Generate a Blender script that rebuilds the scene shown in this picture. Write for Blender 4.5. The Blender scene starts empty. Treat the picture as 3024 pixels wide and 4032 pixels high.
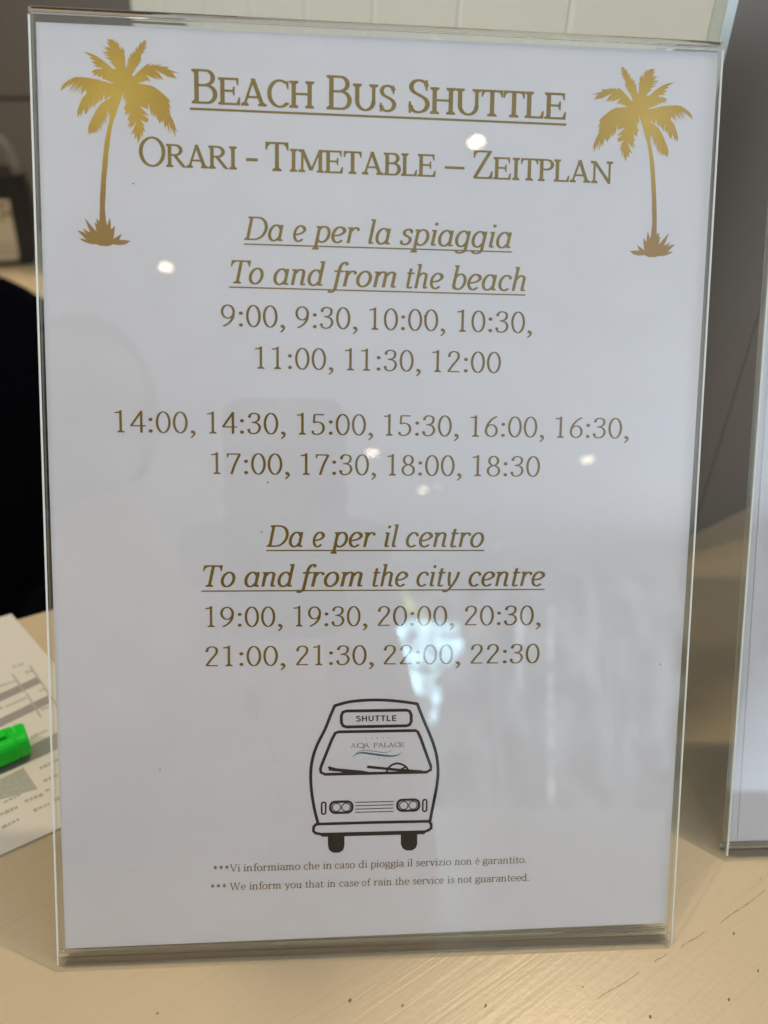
import bpy, bmesh, math, random, bisect
from mathutils import Vector, Matrix
from mathutils.geometry import delaunay_2d_cdt
random.seed(7)
R = math.radians
sc = bpy.context.scene
col = sc.collection

WORLD = .30
EXPO = 0.0
SIDE = 158; SIDE2 = 14; K1 = 10; K3 = 10; WINP = 12.0
WIN = [[(.57, 1.03), (.71, 1.30), (.85, 1.39), (1.27, 1.37), (1.32, 1.12), (1.02, .85), (1.1, .68), (.88, .75), (.66, .92)], [(.77, 1.70), (.90, 1.53), (1.03, 1.32), (.81, 1.48)],
       [(1.04, .80), (1.10, .80), (1.04, .49), (.98, .49)], [(1.82, 1.48), (1.88, 1.48), (1.82, .78), (1.77, .78)], [(2.12, 1.5), (2.15, 1.5), (2.0, -.2), (1.97, -.2)], [(.46, -.05), (.72, -.05), (.55, -.29), (.44, -.46), (.38, -.35), (.42, -.26)]]

# measured layout: lettering and drawings in mm on the sheet, counter marks and background in metres
LN=[('title', 274.3, 10.05, 'S', [('Beach', 45.6, 82.75), ('Bus', 86.5, 108.15), ('Shuttle', 111.72, 161.96)]), ('sub', 255.45, 8.6, 'S', [('Orari', 29.5, 59.07), ('-', 61.87, 65.44), ('Timetable', 67.81, 120.87), ('_', 123.69, 129.99), ('Zeitplan', 132.68, 177.96)]), ('h1', 234.5, 7.15, 'I', [('Da', 61.06, 73.37), ('e', 76.29, 80.41), ('per', 82.12, 97.24), ('la', 99.89, 107.05), ('spiaggia', 109.75, 145.81)]), ('h2', 221.2, 7.15, 'I', [('To', 56.91, 67.17), ('and', 70.1, 86.44), ('from', 87.08, 108.94), ('the', 112.12, 124.12), ('beach', 126.83, 150.81)]), ('r1', 207.95, 6.75, 'D', [('9:00,', 53.71, 73.81), ('9:30,', 77.02, 96.77), ('10:00,', 100.5, 124.98), ('10:30,', 128.79, 153.35)]), ('r2', 195.0, 6.75, 'D', [('11:00,', 64.33, 89.16), ('11:30,', 92.81, 117.28), ('12:00', 120.97, 143.5)]), ('r3', 174.3, 6.75, 'D', [('14:00,', 20.25, 45.36), ('14:30,', 49.03, 73.94), ('15:00,', 77.52, 102.11), ('15:30,', 105.59, 130.18), ('16:00,', 133.97, 158.64), ('16:30,', 162.32, 187.31)]), ('r4', 161.35, 6.75, 'D', [('17:00,', 50.17, 75.23), ('17:30,', 78.75, 103.22), ('18:00,', 106.84, 131.42), ('18:30', 134.98, 157.66)]), ('h3', 137.7, 7.15, 'I', [('Da', 67.68, 79.65), ('e', 82.68, 86.7), ('per', 88.45, 103.38), ('il', 106.24, 111.01), ('centro', 113.32, 139.59)]), ('h4', 124.45, 7.15, 'I', [('To', 47.12, 57.58), ('and', 60.41, 76.88), ('from', 77.3, 99.23), ('the', 102.44, 114.39), ('city', 117.11, 131.82), ('centre', 134.66, 160.75)]), ('r5', 111.0, 6.75, 'D', [('19:00,', 47.73, 72.87), ('19:30,', 76.55, 100.96), ('20:00,', 104.38, 130.21), ('20:30,', 133.7, 159.8)]), ('r6', 97.7, 6.75, 'D', [('21:00,', 47.56, 73.78), ('21:30,', 77.28, 103.26), ('22:00,', 106.51, 132.56), ('22:30', 136.04, 159.85)]), ('n1', 25.42, 2.65, 'R', [('***', 49.33, 54.53), ('Vi', 54.8, 58.26), ('informiamo', 59.46, 78.8), ('che', 79.95, 85.41), ('in', 86.57, 89.54), ('caso', 90.59, 97.57), ('di', 98.83, 101.79), ('pioggia', 102.96, 114.5), ('il', 115.78, 117.56), ('servizio', 118.71, 131.08), ('non', 132.36, 138.28), ('è', 139.67, 141.15), ('garantito.', 142.23, 157.85)]), ('n2', 18.72, 2.65, 'R', [('***', 48.33, 53.55), ('We', 54.74, 60.23), ('inform', 61.4, 72.17), ('you', 73.43, 79.26), ('that', 80.57, 86.83), ('in', 88.09, 90.84), ('case', 92.21, 99.03), ('of', 100.04, 103.22), ('rain', 104.14, 110.34), ('the', 111.72, 116.6), ('service', 117.73, 128.75), ('is', 130.0, 132.34), ('not', 133.59, 138.72), ('guaranteed.', 139.77, 158.97)])]
UL=[('title', [45.01, 272.758], [162.192, 272.861], 0.68), ('h1', [61.087, 233.272], [146.012, 233.334], 0.43), ('h2', [56.346, 220.056], [150.854, 220.002], 0.43), ('h3', [67.554, 136.491], [139.746, 136.572], 0.4), ('h4', [46.528, 123.025], [160.706, 123.323], 0.4)]
PALM=[[21.341, 269.864], [21.165, 271.841], [21.12, 269.193], [20.319, 271.475], [20.516, 268.617], [19.913, 269.805], [20.021, 267.05], [19.346, 268.9], [19.338, 266.911], [18.819, 268.657], [18.744, 265.892], [18.222, 267.529], [18.425, 264.994], [17.564, 266.619], [17.687, 264.522], [17.264, 265.612], [17.049, 264.386], [16.796, 265.04], [16.095, 264.281], [15.773, 264.888], [15.179, 263.869], [14.977, 264.746], [14.722, 263.74], [14.651, 265.175], [14.553, 265.724], [15.05, 267.29], [15.886, 268.868], [16.959, 270.894], [18.369, 272.933], [19.981, 274.1], [21.126, 274.698], [21.547, 275.221], [20.912, 275.127], [19.758, 274.2], [19.63, 276.169], [19.128, 274.283], [18.271, 273.478], [18.352, 274.798], [17.82, 273.459], [17.13, 272.99], [16.532, 271.756], [16.505, 274.829], [16.196, 271.852], [15.876, 272.498], [15.155, 270.929], [15.163, 272.797], [14.819, 271.025], [14.11, 269.896], [13.727, 269.88], [13.711, 271.638], [12.995, 270.289], [12.505, 268.949], [12.476, 270.268], [11.599, 268.802], [11.537, 270.448], [12.034, 272.007], [13.0, 274.24], [14.396, 275.833], [15.994, 276.668], [16.479, 277.892], [15.242, 276.307], [14.502, 275.619], [14.203, 276.918], [12.696, 275.366], [13.294, 278.08], [11.792, 275.174], [12.841, 277.951], [10.801, 275.787], [12.194, 278.795], [10.015, 275.753], [11.386, 278.759], [9.117, 275.714], [10.787, 278.951], [8.826, 277.12], [9.883, 278.693], [7.698, 276.853], [6.784, 276.268], [7.278, 277.707], [8.549, 278.961], [10.029, 279.788], [11.167, 280.383], [13.185, 280.473], [15.647, 280.256], [18.11, 279.93], [19.898, 279.463], [21.689, 278.996], [22.708, 279.15], [21.251, 279.523], [20.138, 280.02], [19.355, 280.203], [19.04, 281.062], [18.353, 280.595], [17.811, 281.334], [16.34, 280.941], [17.036, 281.735], [16.14, 281.803], [16.383, 282.467], [17.743, 282.921], [19.317, 282.992], [19.102, 283.352], [16.42, 283.774], [17.774, 284.053], [16.005, 284.949], [17.355, 285.12], [15.366, 286.113], [16.488, 286.165], [15.606, 286.666], [13.846, 287.666], [15.627, 287.381], [17.4, 286.749], [19.167, 285.746], [20.928, 284.415], [22.249, 283.277], [23.373, 283.176], [22.719, 284.061], [21.399, 285.197], [22.522, 285.14], [21.19, 285.84], [20.08, 286.331], [21.767, 286.409], [19.32, 287.272], [21.222, 287.035], [19.228, 288.026], [21.357, 287.909], [19.381, 289.549], [21.039, 288.653], [20.278, 289.548], [21.77, 289.121], [20.647, 290.798], [21.536, 290.516], [20.779, 291.561], [22.46, 291.534], [23.227, 290.813], [23.355, 291.468], [23.778, 290.407], [24.064, 291.07], [24.431, 289.571], [24.858, 288.616], [25.16, 289.931], [25.421, 288.642], [25.837, 289.095], [25.838, 287.25], [26.053, 286.825], [25.996, 284.428], [26.139, 283.781], [26.421, 283.314], [26.626, 285.329], [26.819, 283.921], [27.068, 286.872], [27.505, 286.24], [27.658, 287.987], [28.207, 287.36], [28.51, 288.787], [28.895, 287.827], [29.442, 290.133], [29.712, 289.061], [30.777, 291.39], [30.872, 290.527], [31.688, 291.758], [32.476, 291.688], [31.884, 290.358], [32.804, 291.161], [31.639, 289.477], [32.735, 290.007], [31.166, 288.477], [32.076, 288.737], [30.924, 287.704], [30.674, 286.604], [31.007, 286.293], [29.859, 285.477], [30.997, 285.856], [29.729, 284.708], [30.066, 284.614], [28.339, 283.226], [29.254, 283.704], [27.852, 281.675], [28.521, 281.268], [29.452, 282.403], [30.837, 283.667], [32.22, 284.822], [33.59, 285.321], [33.005, 284.421], [34.951, 285.384], [34.257, 284.697], [36.876, 285.188], [35.617, 284.649], [39.022, 284.476], [38.33, 283.898], [42.523, 282.662], [39.907, 282.983], [41.244, 281.177], [39.2, 281.635], [38.518, 281.714], [36.94, 282.521], [34.687, 283.514], [36.03, 282.48], [37.359, 280.565], [36.007, 281.273], [36.22, 280.515], [34.773, 282.095], [35.542, 280.704], [33.285, 281.48], [31.934, 281.967], [32.935, 281.027], [33.481, 279.954], [32.359, 280.563], [32.234, 280.009], [31.446, 280.303], [31.318, 279.64], [30.762, 280.163], [30.523, 279.604], [29.384, 279.335], [33.461, 278.966], [35.04, 278.266], [36.612, 277.124], [37.959, 275.97], [38.858, 275.126], [39.3, 274.261], [38.618, 274.453], [39.54, 272.279], [38.709, 273.13], [39.244, 271.048], [38.794, 271.473], [39.235, 270.493], [40.122, 268.754], [40.777, 266.778], [41.102, 265.565], [40.428, 266.541], [40.621, 264.319], [39.406, 267.168], [39.486, 265.166], [38.628, 268.582], [38.795, 265.027], [38.041, 267.78], [37.446, 266.532], [37.046, 269.738], [36.788, 268.173], [36.461, 269.048], [35.937, 267.917], [35.55, 269.233], [35.202, 268.997], [35.237, 270.771], [34.982, 269.431], [34.67, 270.969], [34.298, 269.514], [33.879, 271.379], [33.626, 270.151], [33.198, 271.572], [32.678, 273.98], [32.523, 271.986], [32.071, 272.188], [30.037, 272.875], [32.827, 270.118], [30.785, 270.587], [32.694, 269.227], [32.215, 268.098], [30.179, 268.902], [31.844, 266.752], [30.947, 267.492], [31.585, 265.297], [30.914, 265.937], [30.745, 263.372], [30.328, 265.247], [30.066, 263.68], [29.229, 261.976], [29.047, 264.084], [28.114, 263.158], [28.496, 264.952], [27.915, 264.484], [28.164, 265.383], [26.881, 264.11], [27.948, 265.929], [29.029, 268.412], [26.924, 265.999], [27.411, 267.349], [26.251, 266.416], [26.976, 268.217], [26.422, 268.859], [27.386, 271.219], [26.218, 269.845], [26.582, 270.854], [25.655, 270.043], [25.802, 271.484], [25.245, 271.902], [26.5, 274.158], [25.617, 273.239], [26.004, 275.236], [25.23, 274.104], [25.472, 276.641], [24.752, 274.963], [24.029, 273.172], [23.424, 271.605], [23.05, 270.266], [22.331, 268.691], [21.707, 266.454], [21.053, 263.103], [20.494, 259.077], [20.432, 259.087], [19.99, 254.381], [19.555, 251.228], [19.271, 246.494], [18.987, 243.641], [18.984, 241.741], [19.182, 238.89], [19.466, 237.468], [20.415, 239.963], [20.566, 238.299], [20.645, 236.39], [21.885, 237.624], [21.589, 235.463], [21.217, 233.535], [22.202, 234.204], [24.005, 235.298], [22.99, 233.429], [24.768, 233.403], [26.509, 233.136], [25.229, 232.376], [24.735, 232.041], [23.112, 231.784], [21.179, 232.014], [20.363, 231.67], [19.548, 231.374], [17.132, 231.462], [16.177, 231.865], [14.568, 231.864], [13.292, 232.177], [11.864, 232.773], [11.115, 233.467], [12.202, 233.341], [13.154, 232.971], [11.756, 234.522], [10.434, 235.833], [11.468, 235.627], [12.421, 235.338], [13.203, 234.646], [12.591, 235.661], [12.136, 236.522], [13.238, 235.841], [14.346, 235.318], [13.6, 237.283], [12.788, 239.637], [14.104, 238.093], [15.192, 236.856], [16.201, 235.615], [16.004, 237.2], [15.714, 238.303], [16.425, 237.928], [16.265, 239.67], [17.012, 238.821], [17.209, 238.986], [17.454, 243.273], [17.62, 246.438], [18.069, 251.175], [18.595, 255.895], [18.997, 259.032], [19.438, 262.151], [20.458, 266.404]]
PALM2=[[189.538, 269.943], [189.709, 271.839], [189.745, 269.3], [190.506, 271.491], [190.313, 268.75], [190.885, 269.892], [190.776, 267.25], [191.418, 269.026], [191.42, 267.119], [191.914, 268.795], [191.978, 266.144], [192.475, 267.716], [192.277, 265.285], [193.093, 266.846], [192.972, 264.835], [193.374, 265.881], [193.573, 264.707], [193.814, 265.335], [194.473, 264.61], [194.778, 265.193], [195.336, 264.218], [195.529, 265.06], [195.767, 264.096], [195.837, 265.472], [195.931, 265.999], [195.466, 267.498], [194.681, 269.008], [193.674, 270.947], [192.349, 272.896], [190.831, 274.009], [189.753, 274.578], [189.357, 275.078], [189.956, 274.99], [191.042, 274.106], [191.167, 275.994], [191.636, 274.188], [192.443, 273.419], [192.37, 274.684], [192.868, 273.403], [193.518, 272.956], [194.079, 271.775], [194.112, 274.721], [194.396, 271.868], [194.7, 272.489], [195.376, 270.987], [195.373, 272.778], [195.693, 271.08], [196.359, 270.0], [196.72, 269.987], [196.74, 271.672], [197.412, 270.381], [197.871, 269.098], [197.901, 270.363], [198.725, 268.961], [198.788, 270.539], [198.323, 272.032], [197.417, 274.169], [196.104, 275.691], [194.598, 276.486], [194.144, 277.658], [195.307, 276.143], [196.003, 275.486], [196.289, 276.732], [197.706, 275.25], [197.149, 277.85], [198.559, 275.069], [197.576, 277.728], [199.495, 275.661], [198.188, 278.539], [200.236, 275.631], [198.95, 278.508], [201.083, 275.597], [199.516, 278.694], [201.361, 276.946], [200.368, 278.45], [202.424, 276.694], [203.285, 276.137], [202.823, 277.515], [201.627, 278.712], [200.233, 279.5], [199.161, 280.066], [197.257, 280.145], [194.935, 279.927], [192.61, 279.606], [190.923, 279.151], [189.232, 278.697], [188.271, 278.841], [189.647, 279.204], [190.698, 279.684], [191.437, 279.863], [191.736, 280.688], [192.383, 280.242], [192.896, 280.953], [194.282, 280.582], [193.628, 281.34], [194.473, 281.409], [194.246, 282.044], [192.964, 282.475], [191.479, 282.537], [191.683, 282.883], [194.214, 283.297], [192.937, 283.56], [194.608, 284.425], [193.335, 284.584], [195.214, 285.544], [194.156, 285.59], [194.989, 286.073], [196.651, 287.038], [194.971, 286.759], [193.297, 286.146], [191.627, 285.178], [189.963, 283.895], [188.714, 282.799], [187.654, 282.698], [188.273, 283.549], [189.521, 284.643], [188.461, 284.584], [189.719, 285.26], [190.768, 285.735], [189.177, 285.804], [191.487, 286.64], [189.692, 286.406], [191.575, 287.364], [189.567, 287.243], [191.435, 288.823], [189.869, 287.958], [190.589, 288.819], [189.18, 288.404], [190.244, 290.016], [189.404, 289.742], [190.121, 290.747], [188.535, 290.715], [187.81, 290.021], [187.691, 290.648], [187.289, 289.629], [187.021, 290.264], [186.671, 288.826], [186.266, 287.908], [185.985, 289.168], [185.735, 287.931], [185.344, 288.364], [185.338, 286.595], [185.135, 286.187], [185.183, 283.889], [185.046, 283.268], [184.779, 282.819], [184.591, 284.75], [184.405, 283.4], [184.177, 286.228], [183.764, 285.621], [183.623, 287.295], [183.104, 286.692], [182.822, 288.059], [182.456, 287.137], [181.946, 289.346], [181.689, 288.317], [180.69, 290.546], [180.598, 289.718], [179.831, 290.895], [179.088, 290.825], [179.643, 289.552], [178.777, 290.319], [179.872, 288.709], [178.839, 289.213], [180.316, 287.752], [179.458, 287.998], [180.542, 287.011], [180.775, 285.958], [180.46, 285.658], [181.541, 284.88], [180.469, 285.239], [181.662, 284.143], [181.344, 284.052], [182.97, 282.728], [182.108, 283.183], [183.425, 281.243], [182.793, 280.85], [181.918, 281.935], [180.614, 283.141], [179.313, 284.244], [178.021, 284.717], [178.571, 283.856], [176.738, 284.772], [177.391, 284.116], [174.921, 284.577], [176.108, 284.065], [172.895, 283.887], [173.547, 283.335], [169.589, 282.134], [172.057, 282.452], [170.791, 280.715], [172.721, 281.162], [173.364, 281.24], [174.855, 282.02], [176.982, 282.98], [175.713, 281.984], [174.455, 280.143], [175.732, 280.827], [175.529, 280.099], [176.898, 281.62], [176.169, 280.283], [178.3, 281.035], [179.575, 281.507], [178.629, 280.602], [178.111, 279.572], [179.171, 280.16], [179.288, 279.629], [180.032, 279.914], [180.151, 279.279], [180.677, 279.782], [180.901, 279.247], [181.974, 278.993], [178.128, 278.624], [176.637, 277.947], [175.151, 276.847], [173.877, 275.735], [173.027, 274.923], [172.608, 274.092], [173.252, 274.279], [172.377, 272.191], [173.163, 273.01], [172.653, 271.012], [173.079, 271.421], [172.661, 270.48], [171.82, 268.809], [171.197, 266.912], [170.887, 265.748], [171.526, 266.686], [171.338, 264.555], [172.491, 267.291], [172.411, 265.371], [173.228, 268.65], [173.062, 265.241], [173.78, 267.883], [174.338, 266.689], [174.724, 269.764], [174.963, 268.264], [175.274, 269.104], [175.765, 268.022], [176.134, 269.285], [176.461, 269.06], [176.432, 270.761], [176.67, 269.477], [176.968, 270.953], [177.315, 269.559], [177.715, 271.349], [177.951, 270.172], [178.358, 271.536], [178.854, 273.847], [178.996, 271.936], [179.422, 272.131], [181.343, 272.797], [178.704, 270.144], [180.632, 270.601], [178.828, 269.29], [179.277, 268.209], [181.199, 268.988], [179.623, 266.92], [180.471, 267.633], [179.864, 265.526], [180.499, 266.142], [180.652, 263.684], [181.05, 265.483], [181.293, 263.982], [182.078, 262.351], [182.255, 264.373], [183.133, 263.488], [182.777, 265.207], [183.324, 264.76], [183.091, 265.621], [184.298, 264.406], [183.296, 266.146], [182.283, 268.522], [184.262, 266.217], [183.806, 267.509], [184.898, 266.619], [184.219, 268.343], [184.743, 268.961], [183.839, 271.22], [184.938, 269.907], [184.597, 270.873], [185.469, 270.099], [185.334, 271.48], [185.861, 271.882], [184.682, 274.041], [185.513, 273.163], [185.153, 275.076], [185.88, 273.994], [185.658, 276.425], [186.333, 274.819], [187.011, 273.104], [187.578, 271.604], [187.927, 270.322], [188.601, 268.815], [189.185, 266.672], [189.793, 263.462], [190.311, 259.604], [190.369, 259.614], [190.775, 255.104], [191.178, 252.082], [191.434, 247.545], [191.695, 244.81], [191.693, 242.989], [191.499, 240.255], [191.228, 238.89], [190.339, 241.279], [190.193, 239.683], [190.113, 237.852], [188.947, 239.031], [189.221, 236.96], [189.567, 235.113], [188.639, 235.751], [186.941, 236.793], [187.894, 235.005], [186.217, 234.973], [184.574, 234.711], [185.78, 233.987], [186.245, 233.668], [187.775, 233.427], [189.599, 233.655], [190.368, 233.328], [191.136, 233.047], [193.415, 233.141], [194.317, 233.531], [195.835, 233.536], [197.039, 233.84], [198.388, 234.417], [199.096, 235.085], [198.07, 234.96], [197.171, 234.602], [198.494, 236.094], [199.744, 237.356], [198.768, 237.155], [197.868, 236.874], [197.129, 236.208], [197.709, 237.183], [198.14, 238.01], [197.099, 237.353], [196.053, 236.848], [196.761, 238.735], [197.533, 240.995], [196.288, 239.509], [195.258, 238.319], [194.303, 237.126], [194.493, 238.646], [194.769, 239.705], [194.098, 239.343], [194.253, 241.013], [193.546, 240.197], [193.361, 240.354], [193.14, 244.463], [192.991, 247.497], [192.579, 252.037], [192.095, 256.56], [191.723, 259.566], [191.315, 262.555], [190.363, 266.629]]
BUS={'k': 0.03413146357697536, 'body': [[84.823, 41.962], [83.552, 47.188], [82.519, 53.979], [82.267, 60.005], [82.825, 64.929], [84.319, 69.816], [86.977, 75.365], [88.959, 80.558], [90.278, 83.664]], 'roof': [[90.278, 83.664], [94.621, 84.817], [99.313, 85.341], [104.693, 85.44], [109.758, 85.126], [114.505, 84.536], [118.181, 83.89]], 'side': [[118.181, 83.89], [120.395, 78.318], [122.541, 73.35], [124.169, 69.074], [125.288, 64.789], [125.814, 59.426], [125.41, 54.058], [124.581, 49.038], [123.345, 41.654]], 'bumper': [[84.247, 41.727], [83.334, 40.926], [83.237, 39.311], [83.918, 38.573], [86.129, 38.043], [103.216, 37.963], [121.51, 37.963], [123.058, 38.647], [123.844, 39.28], [123.815, 40.734], [123.174, 41.55]], 'bumper_top': [[84.247, 41.798], [103.171, 41.867], [123.17, 41.768]], 'under': [[86.47, 37.889], [121.165, 37.827]], 'sign': [[94.143, 81.732], [114.552, 81.74], [115.577, 81.339], [116.175, 80.139], [116.217, 77.682], [115.658, 76.567], [114.643, 76.232], [94.186, 76.152], [93.074, 76.589], [92.528, 77.715], [92.511, 80.156], [92.972, 81.332]], 'screen': [[91.677, 74.481], [117.738, 74.491], [118.496, 74.055], [119.49, 71.991], [123.29, 61.623], [123.212, 60.375], [121.783, 59.584], [87.05, 59.549], [85.699, 60.285], [85.525, 61.525], [86.024, 63.103], [89.342, 71.826], [90.505, 74.081]], 'wiper1': [[88.454, 61.923], [88.325, 60.865], [94.818, 60.019], [97.536, 59.322], [105.696, 59.323], [99.559, 60.627]], 'wiper2': [[101.753, 61.893], [111.822, 60.616], [120.059, 59.835]], 'wheel': [[108.076, 59.877], [108.569, 61.218], [109.917, 62.433], [111.787, 62.928], [113.675, 62.356], [114.887, 61.441], [115.595, 60.073]], 'spoke': [[113.186, 60.836], [114.542, 61.626]], 'lampL': [92.705, 47.672], 'lampR': [115.732, 47.815], 'circ': [[91.074, 47.642], [94.338, 47.631], [114.15, 47.746], [117.387, 47.774]], 'ind': [[86.699, 47.465], [121.429, 47.565]], 'grille': [[[97.457, 49.272], [110.621, 49.308]], [[97.468, 48.054], [110.638, 48.122]], [[97.479, 46.835], [110.655, 46.934]], [[97.489, 45.687], [110.673, 45.709]]], 'tyre1': [[88.168, 38.455], [88.19, 34.122], [88.609, 32.3], [89.913, 31.283], [92.136, 31.216], [93.499, 32.155], [93.896, 33.956], [93.864, 38.296]], 'tyre2': [[113.304, 38.118], [113.372, 33.753], [113.915, 32.279], [115.212, 31.328], [117.294, 31.267], [118.598, 32.141], [119.093, 33.587], [119.01, 38.141]], 'shuttle': [[97.366, 77.986], [111.117, 77.975]], 'swd': [[96.496, 65.58], [97.436, 66.408], [98.649, 66.878], [100.409, 66.886], [102.446, 66.564], [105.166, 66.116], [107.891, 65.708], [110.344, 65.618], [111.975, 65.982], [113.054, 66.811]], 'swl': [[97.568, 66.688], [99.049, 67.505], [100.671, 67.728], [103.114, 67.399], [105.835, 66.923], [107.877, 66.77], [109.908, 67.509]], 'dots': [[100.87, 71.977], [102.791, 71.97], [104.755, 71.978], [106.693, 71.971], [108.689, 71.95]], 'dots2': [[100.702, 64.818], [102.33, 64.785], [103.932, 64.782], [105.631, 64.804], [107.196, 64.773], [108.748, 64.799]], 'aqa': [[95.794, 68.765], [102.083, 68.717]], 'palace': [[103.505, 68.76], [113.909, 68.749]], 'q': [[97.82, 68.684], [100.051, 68.727]]}
SPECKS=[[27.638, 250.208], [68.128, 158.74], [202.556, 96.889], [32.113, 62.4], [66.101, 142.559], [118.23, 212.582]]
W={'CW': [0.08709, -0.14965, 0.2742], 'Rb': [[0.99718, -0.06095, 0.04369], [-0.00486, 0.52888, 0.84868], [-0.07484, -0.84651, 0.52709]], 'C': [0.24619, 0.21032, 0.0], 'planks': [[-0.10697, 0.77036, 0.29197], [-0.05909, 0.69443, 0.29196], [-0.01552, 0.62533, 0.29195], [0.02805, 0.55624, 0.29193], [0.07163, 0.48713, 0.29192], [0.11521, 0.41802, 0.29191], [0.15879, 0.34891, 0.29189], [0.20236, 0.27981, 0.29188], [0.24594, 0.2107, 0.29187]], 'pdir': [-0.5334, 0.84587, -0.0], 'edge': [[-0.07696, 0.18016, 0.0], [-0.06374, 0.18709, 0.0]], 'wall': [[0.33639, 0.26319, 0.0], [0.38562, 0.29208, 0.0]], 'joint': [0.33094, 0.26104, 0.0], 's2': [0.24898, 0.03244, 0.0062], 'formc': [-0.0814, 0.18358, 0.0], 'bands': [[[-0.06954, 0.12202, 0.0], [-0.05334, 0.13497, 0.0], [-0.04969, 0.13122, 0.0], [-0.06767, 0.11677, 0.0]], [[-0.06391, 0.10627, 0.0], [-0.04406, 0.12294, 0.0], [-0.04157, 0.11787, 0.0], [-0.06204, 0.10102, 0.0]], [[-0.05521, 0.08192, 0.0], [-0.03305, 0.10002, 0.0], [-0.03026, 0.09038, 0.0], [-0.05272, 0.07496, 0.0]], [[-0.05191, 0.07269, 0.0], [-0.04158, 0.08038, 0.0], [-0.03268, 0.06901, 0.0], [-0.04853, 0.06325, 0.0]]], 'marks': [[[-0.06686, 0.14237, 0.0], [-0.06242, 0.14454, 0.0]], [[-0.05949, 0.13828, 0.0], [-0.05659, 0.13956, 0.0]], [[-0.06109, 0.11586, 0.0], [-0.05372, 0.12132, 0.0]], [[-0.07015, 0.12862, 0.0], [-0.06154, 0.1327, 0.0]], [[-0.04901, 0.12575, 0.0], [-0.04713, 0.12672, 0.0]], [[-0.03455, 0.07974, 0.0], [-0.02938, 0.08365, 0.0]], [[-0.03096, 0.0731, 0.0], [-0.02617, 0.07623, 0.0]], [[-0.03549, 0.06319, 0.0], [-0.02965, 0.0663, 0.0]], [[-0.02894, 0.06815, 0.0], [-0.02704, 0.06898, 0.0]], [[-0.03051, 0.05853, 0.0], [-0.02548, 0.0617, 0.0]], [[-0.02425, 0.0635, 0.0], [-0.02265, 0.06407, 0.0]], [[-0.04457, 0.05627, 0.0], [-0.03843, 0.05995, 0.0]], [[-0.04027, 0.05095, 0.0], [-0.0346, 0.05511, 0.0]], [[-0.04363, 0.06281, 0.0], [-0.03946, 0.06607, 0.0]], [[-0.04369, 0.09697, 0.0], [-0.03784, 0.10124, 0.0]], [[-0.06554, 0.11398, 0.0], [-0.06253, 0.1151, 0.0]], [[-0.04439, 0.11357, 0.0], [-0.04109, 0.11587, 0.0]]], 'grid': [[[-0.06553, 0.1375, 0.0], [-0.0555, 0.12504, 0.0]], [[-0.05436, 0.12419, 0.0], [-0.04296, 0.10888, 0.0]], [[-0.05893, 0.14315, 0.0], [-0.03658, 0.1142, 0.0]], [[-0.04207, 0.08026, 0.0], [-0.03252, 0.069, 0.0]]], 'hl': [[-0.0416, 0.09052, 0.008], [-0.05139, 0.08484, 0.008], [-0.04468, 0.09558, 0.008], [-0.03933, 0.08559, 0.008]], 'zd': -0.2, 'stand': [[-0.69772, 1.61721, -0.2076], [-0.56518, 1.65137, -0.19483], [-0.5541, 1.65422, -0.11448], [-0.55366, 1.65434, -0.0673], [-0.55803, 1.65321, -0.02398], [-0.56298, 1.65193, -0.00897], [-0.65463, 1.62831, -0.0034]], 'card': [[-0.68367, 1.62083, -0.1873], [-0.65713, 1.62767, -0.05991], [-0.59285, 1.64424, -0.06066], [-0.59326, 1.64413, -0.08848], [-0.59329, 1.64412, -0.13064], [-0.59483, 1.64372, -0.17664], [-0.59755, 1.64302, -0.18592]], 'handle': [[-0.61389, 1.63881, 0.05994], [-0.58756, 1.6456, 0.05311], [-0.57676, 1.64838, 0.03646], [-0.56954, 1.65024, 0.01223], [-0.56403, 1.65166, -0.00947]], 'fn': [0.24958, -0.96836, 0.0], 'deskfront': [[-0.53057, 1.32904, -0.2], [-0.45281, 1.2891, -0.2]], 'chair': [[-0.32122, 0.61862, 0.07417], [-0.25913, 0.61749, 0.07152], [-0.22486, 0.61285, 0.06056], [-0.20643, 0.60854, 0.05039], [-0.19231, 0.60637, 0.04528], [-0.17208, 0.6009, 0.03237], [-0.15957, 0.58501, -0.0051], [-0.16044, 0.55609, -0.07332], [-0.17437, 0.52121, -0.15561], [-0.19918, 0.50229, -0.20023], [-0.23565, 0.48312, -0.24545], [-0.26679, 0.46847, -0.28002], [-0.35363, 0.45821, -0.30422]], 'scr': [[[0.17923, -0.02096, 0.0], [0.19718, -0.01268, 0.0]], [[0.20333, -0.00963, 0.0], [0.20906, -0.00675, 0.0]], [[0.21477, -0.00489, 0.0], [0.22639, 0.00059, 0.0]], [[0.23269, 0.00302, 0.0], [0.25757, 0.01592, 0.0]]], 'pores': [[0.2368, -0.00054, 0.0], [0.22479, -0.02278, 0.0], [0.23954, -0.01388, 0.0], [0.09576, -0.01794, 0.0], [0.1132, -0.02022, 0.0], [0.1756, -0.01673, 0.0], [0.19561, -0.02702, 0.0], [0.14101, -0.02134, 0.0], [0.03297, -0.01931, 0.0], [0.25741, 0.02034, 0.0]], 'farwall': [[-0.8173, 1.86253, 0.10607], [-0.68204, 1.94783, 0.10585], [-0.62506, 1.98376, 0.10683], [-0.39369, 2.12966, 0.31824], [-0.71685, 1.92588, -0.2736]], 'nb': [-0.5334, 0.84587, -0.0]}


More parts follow.
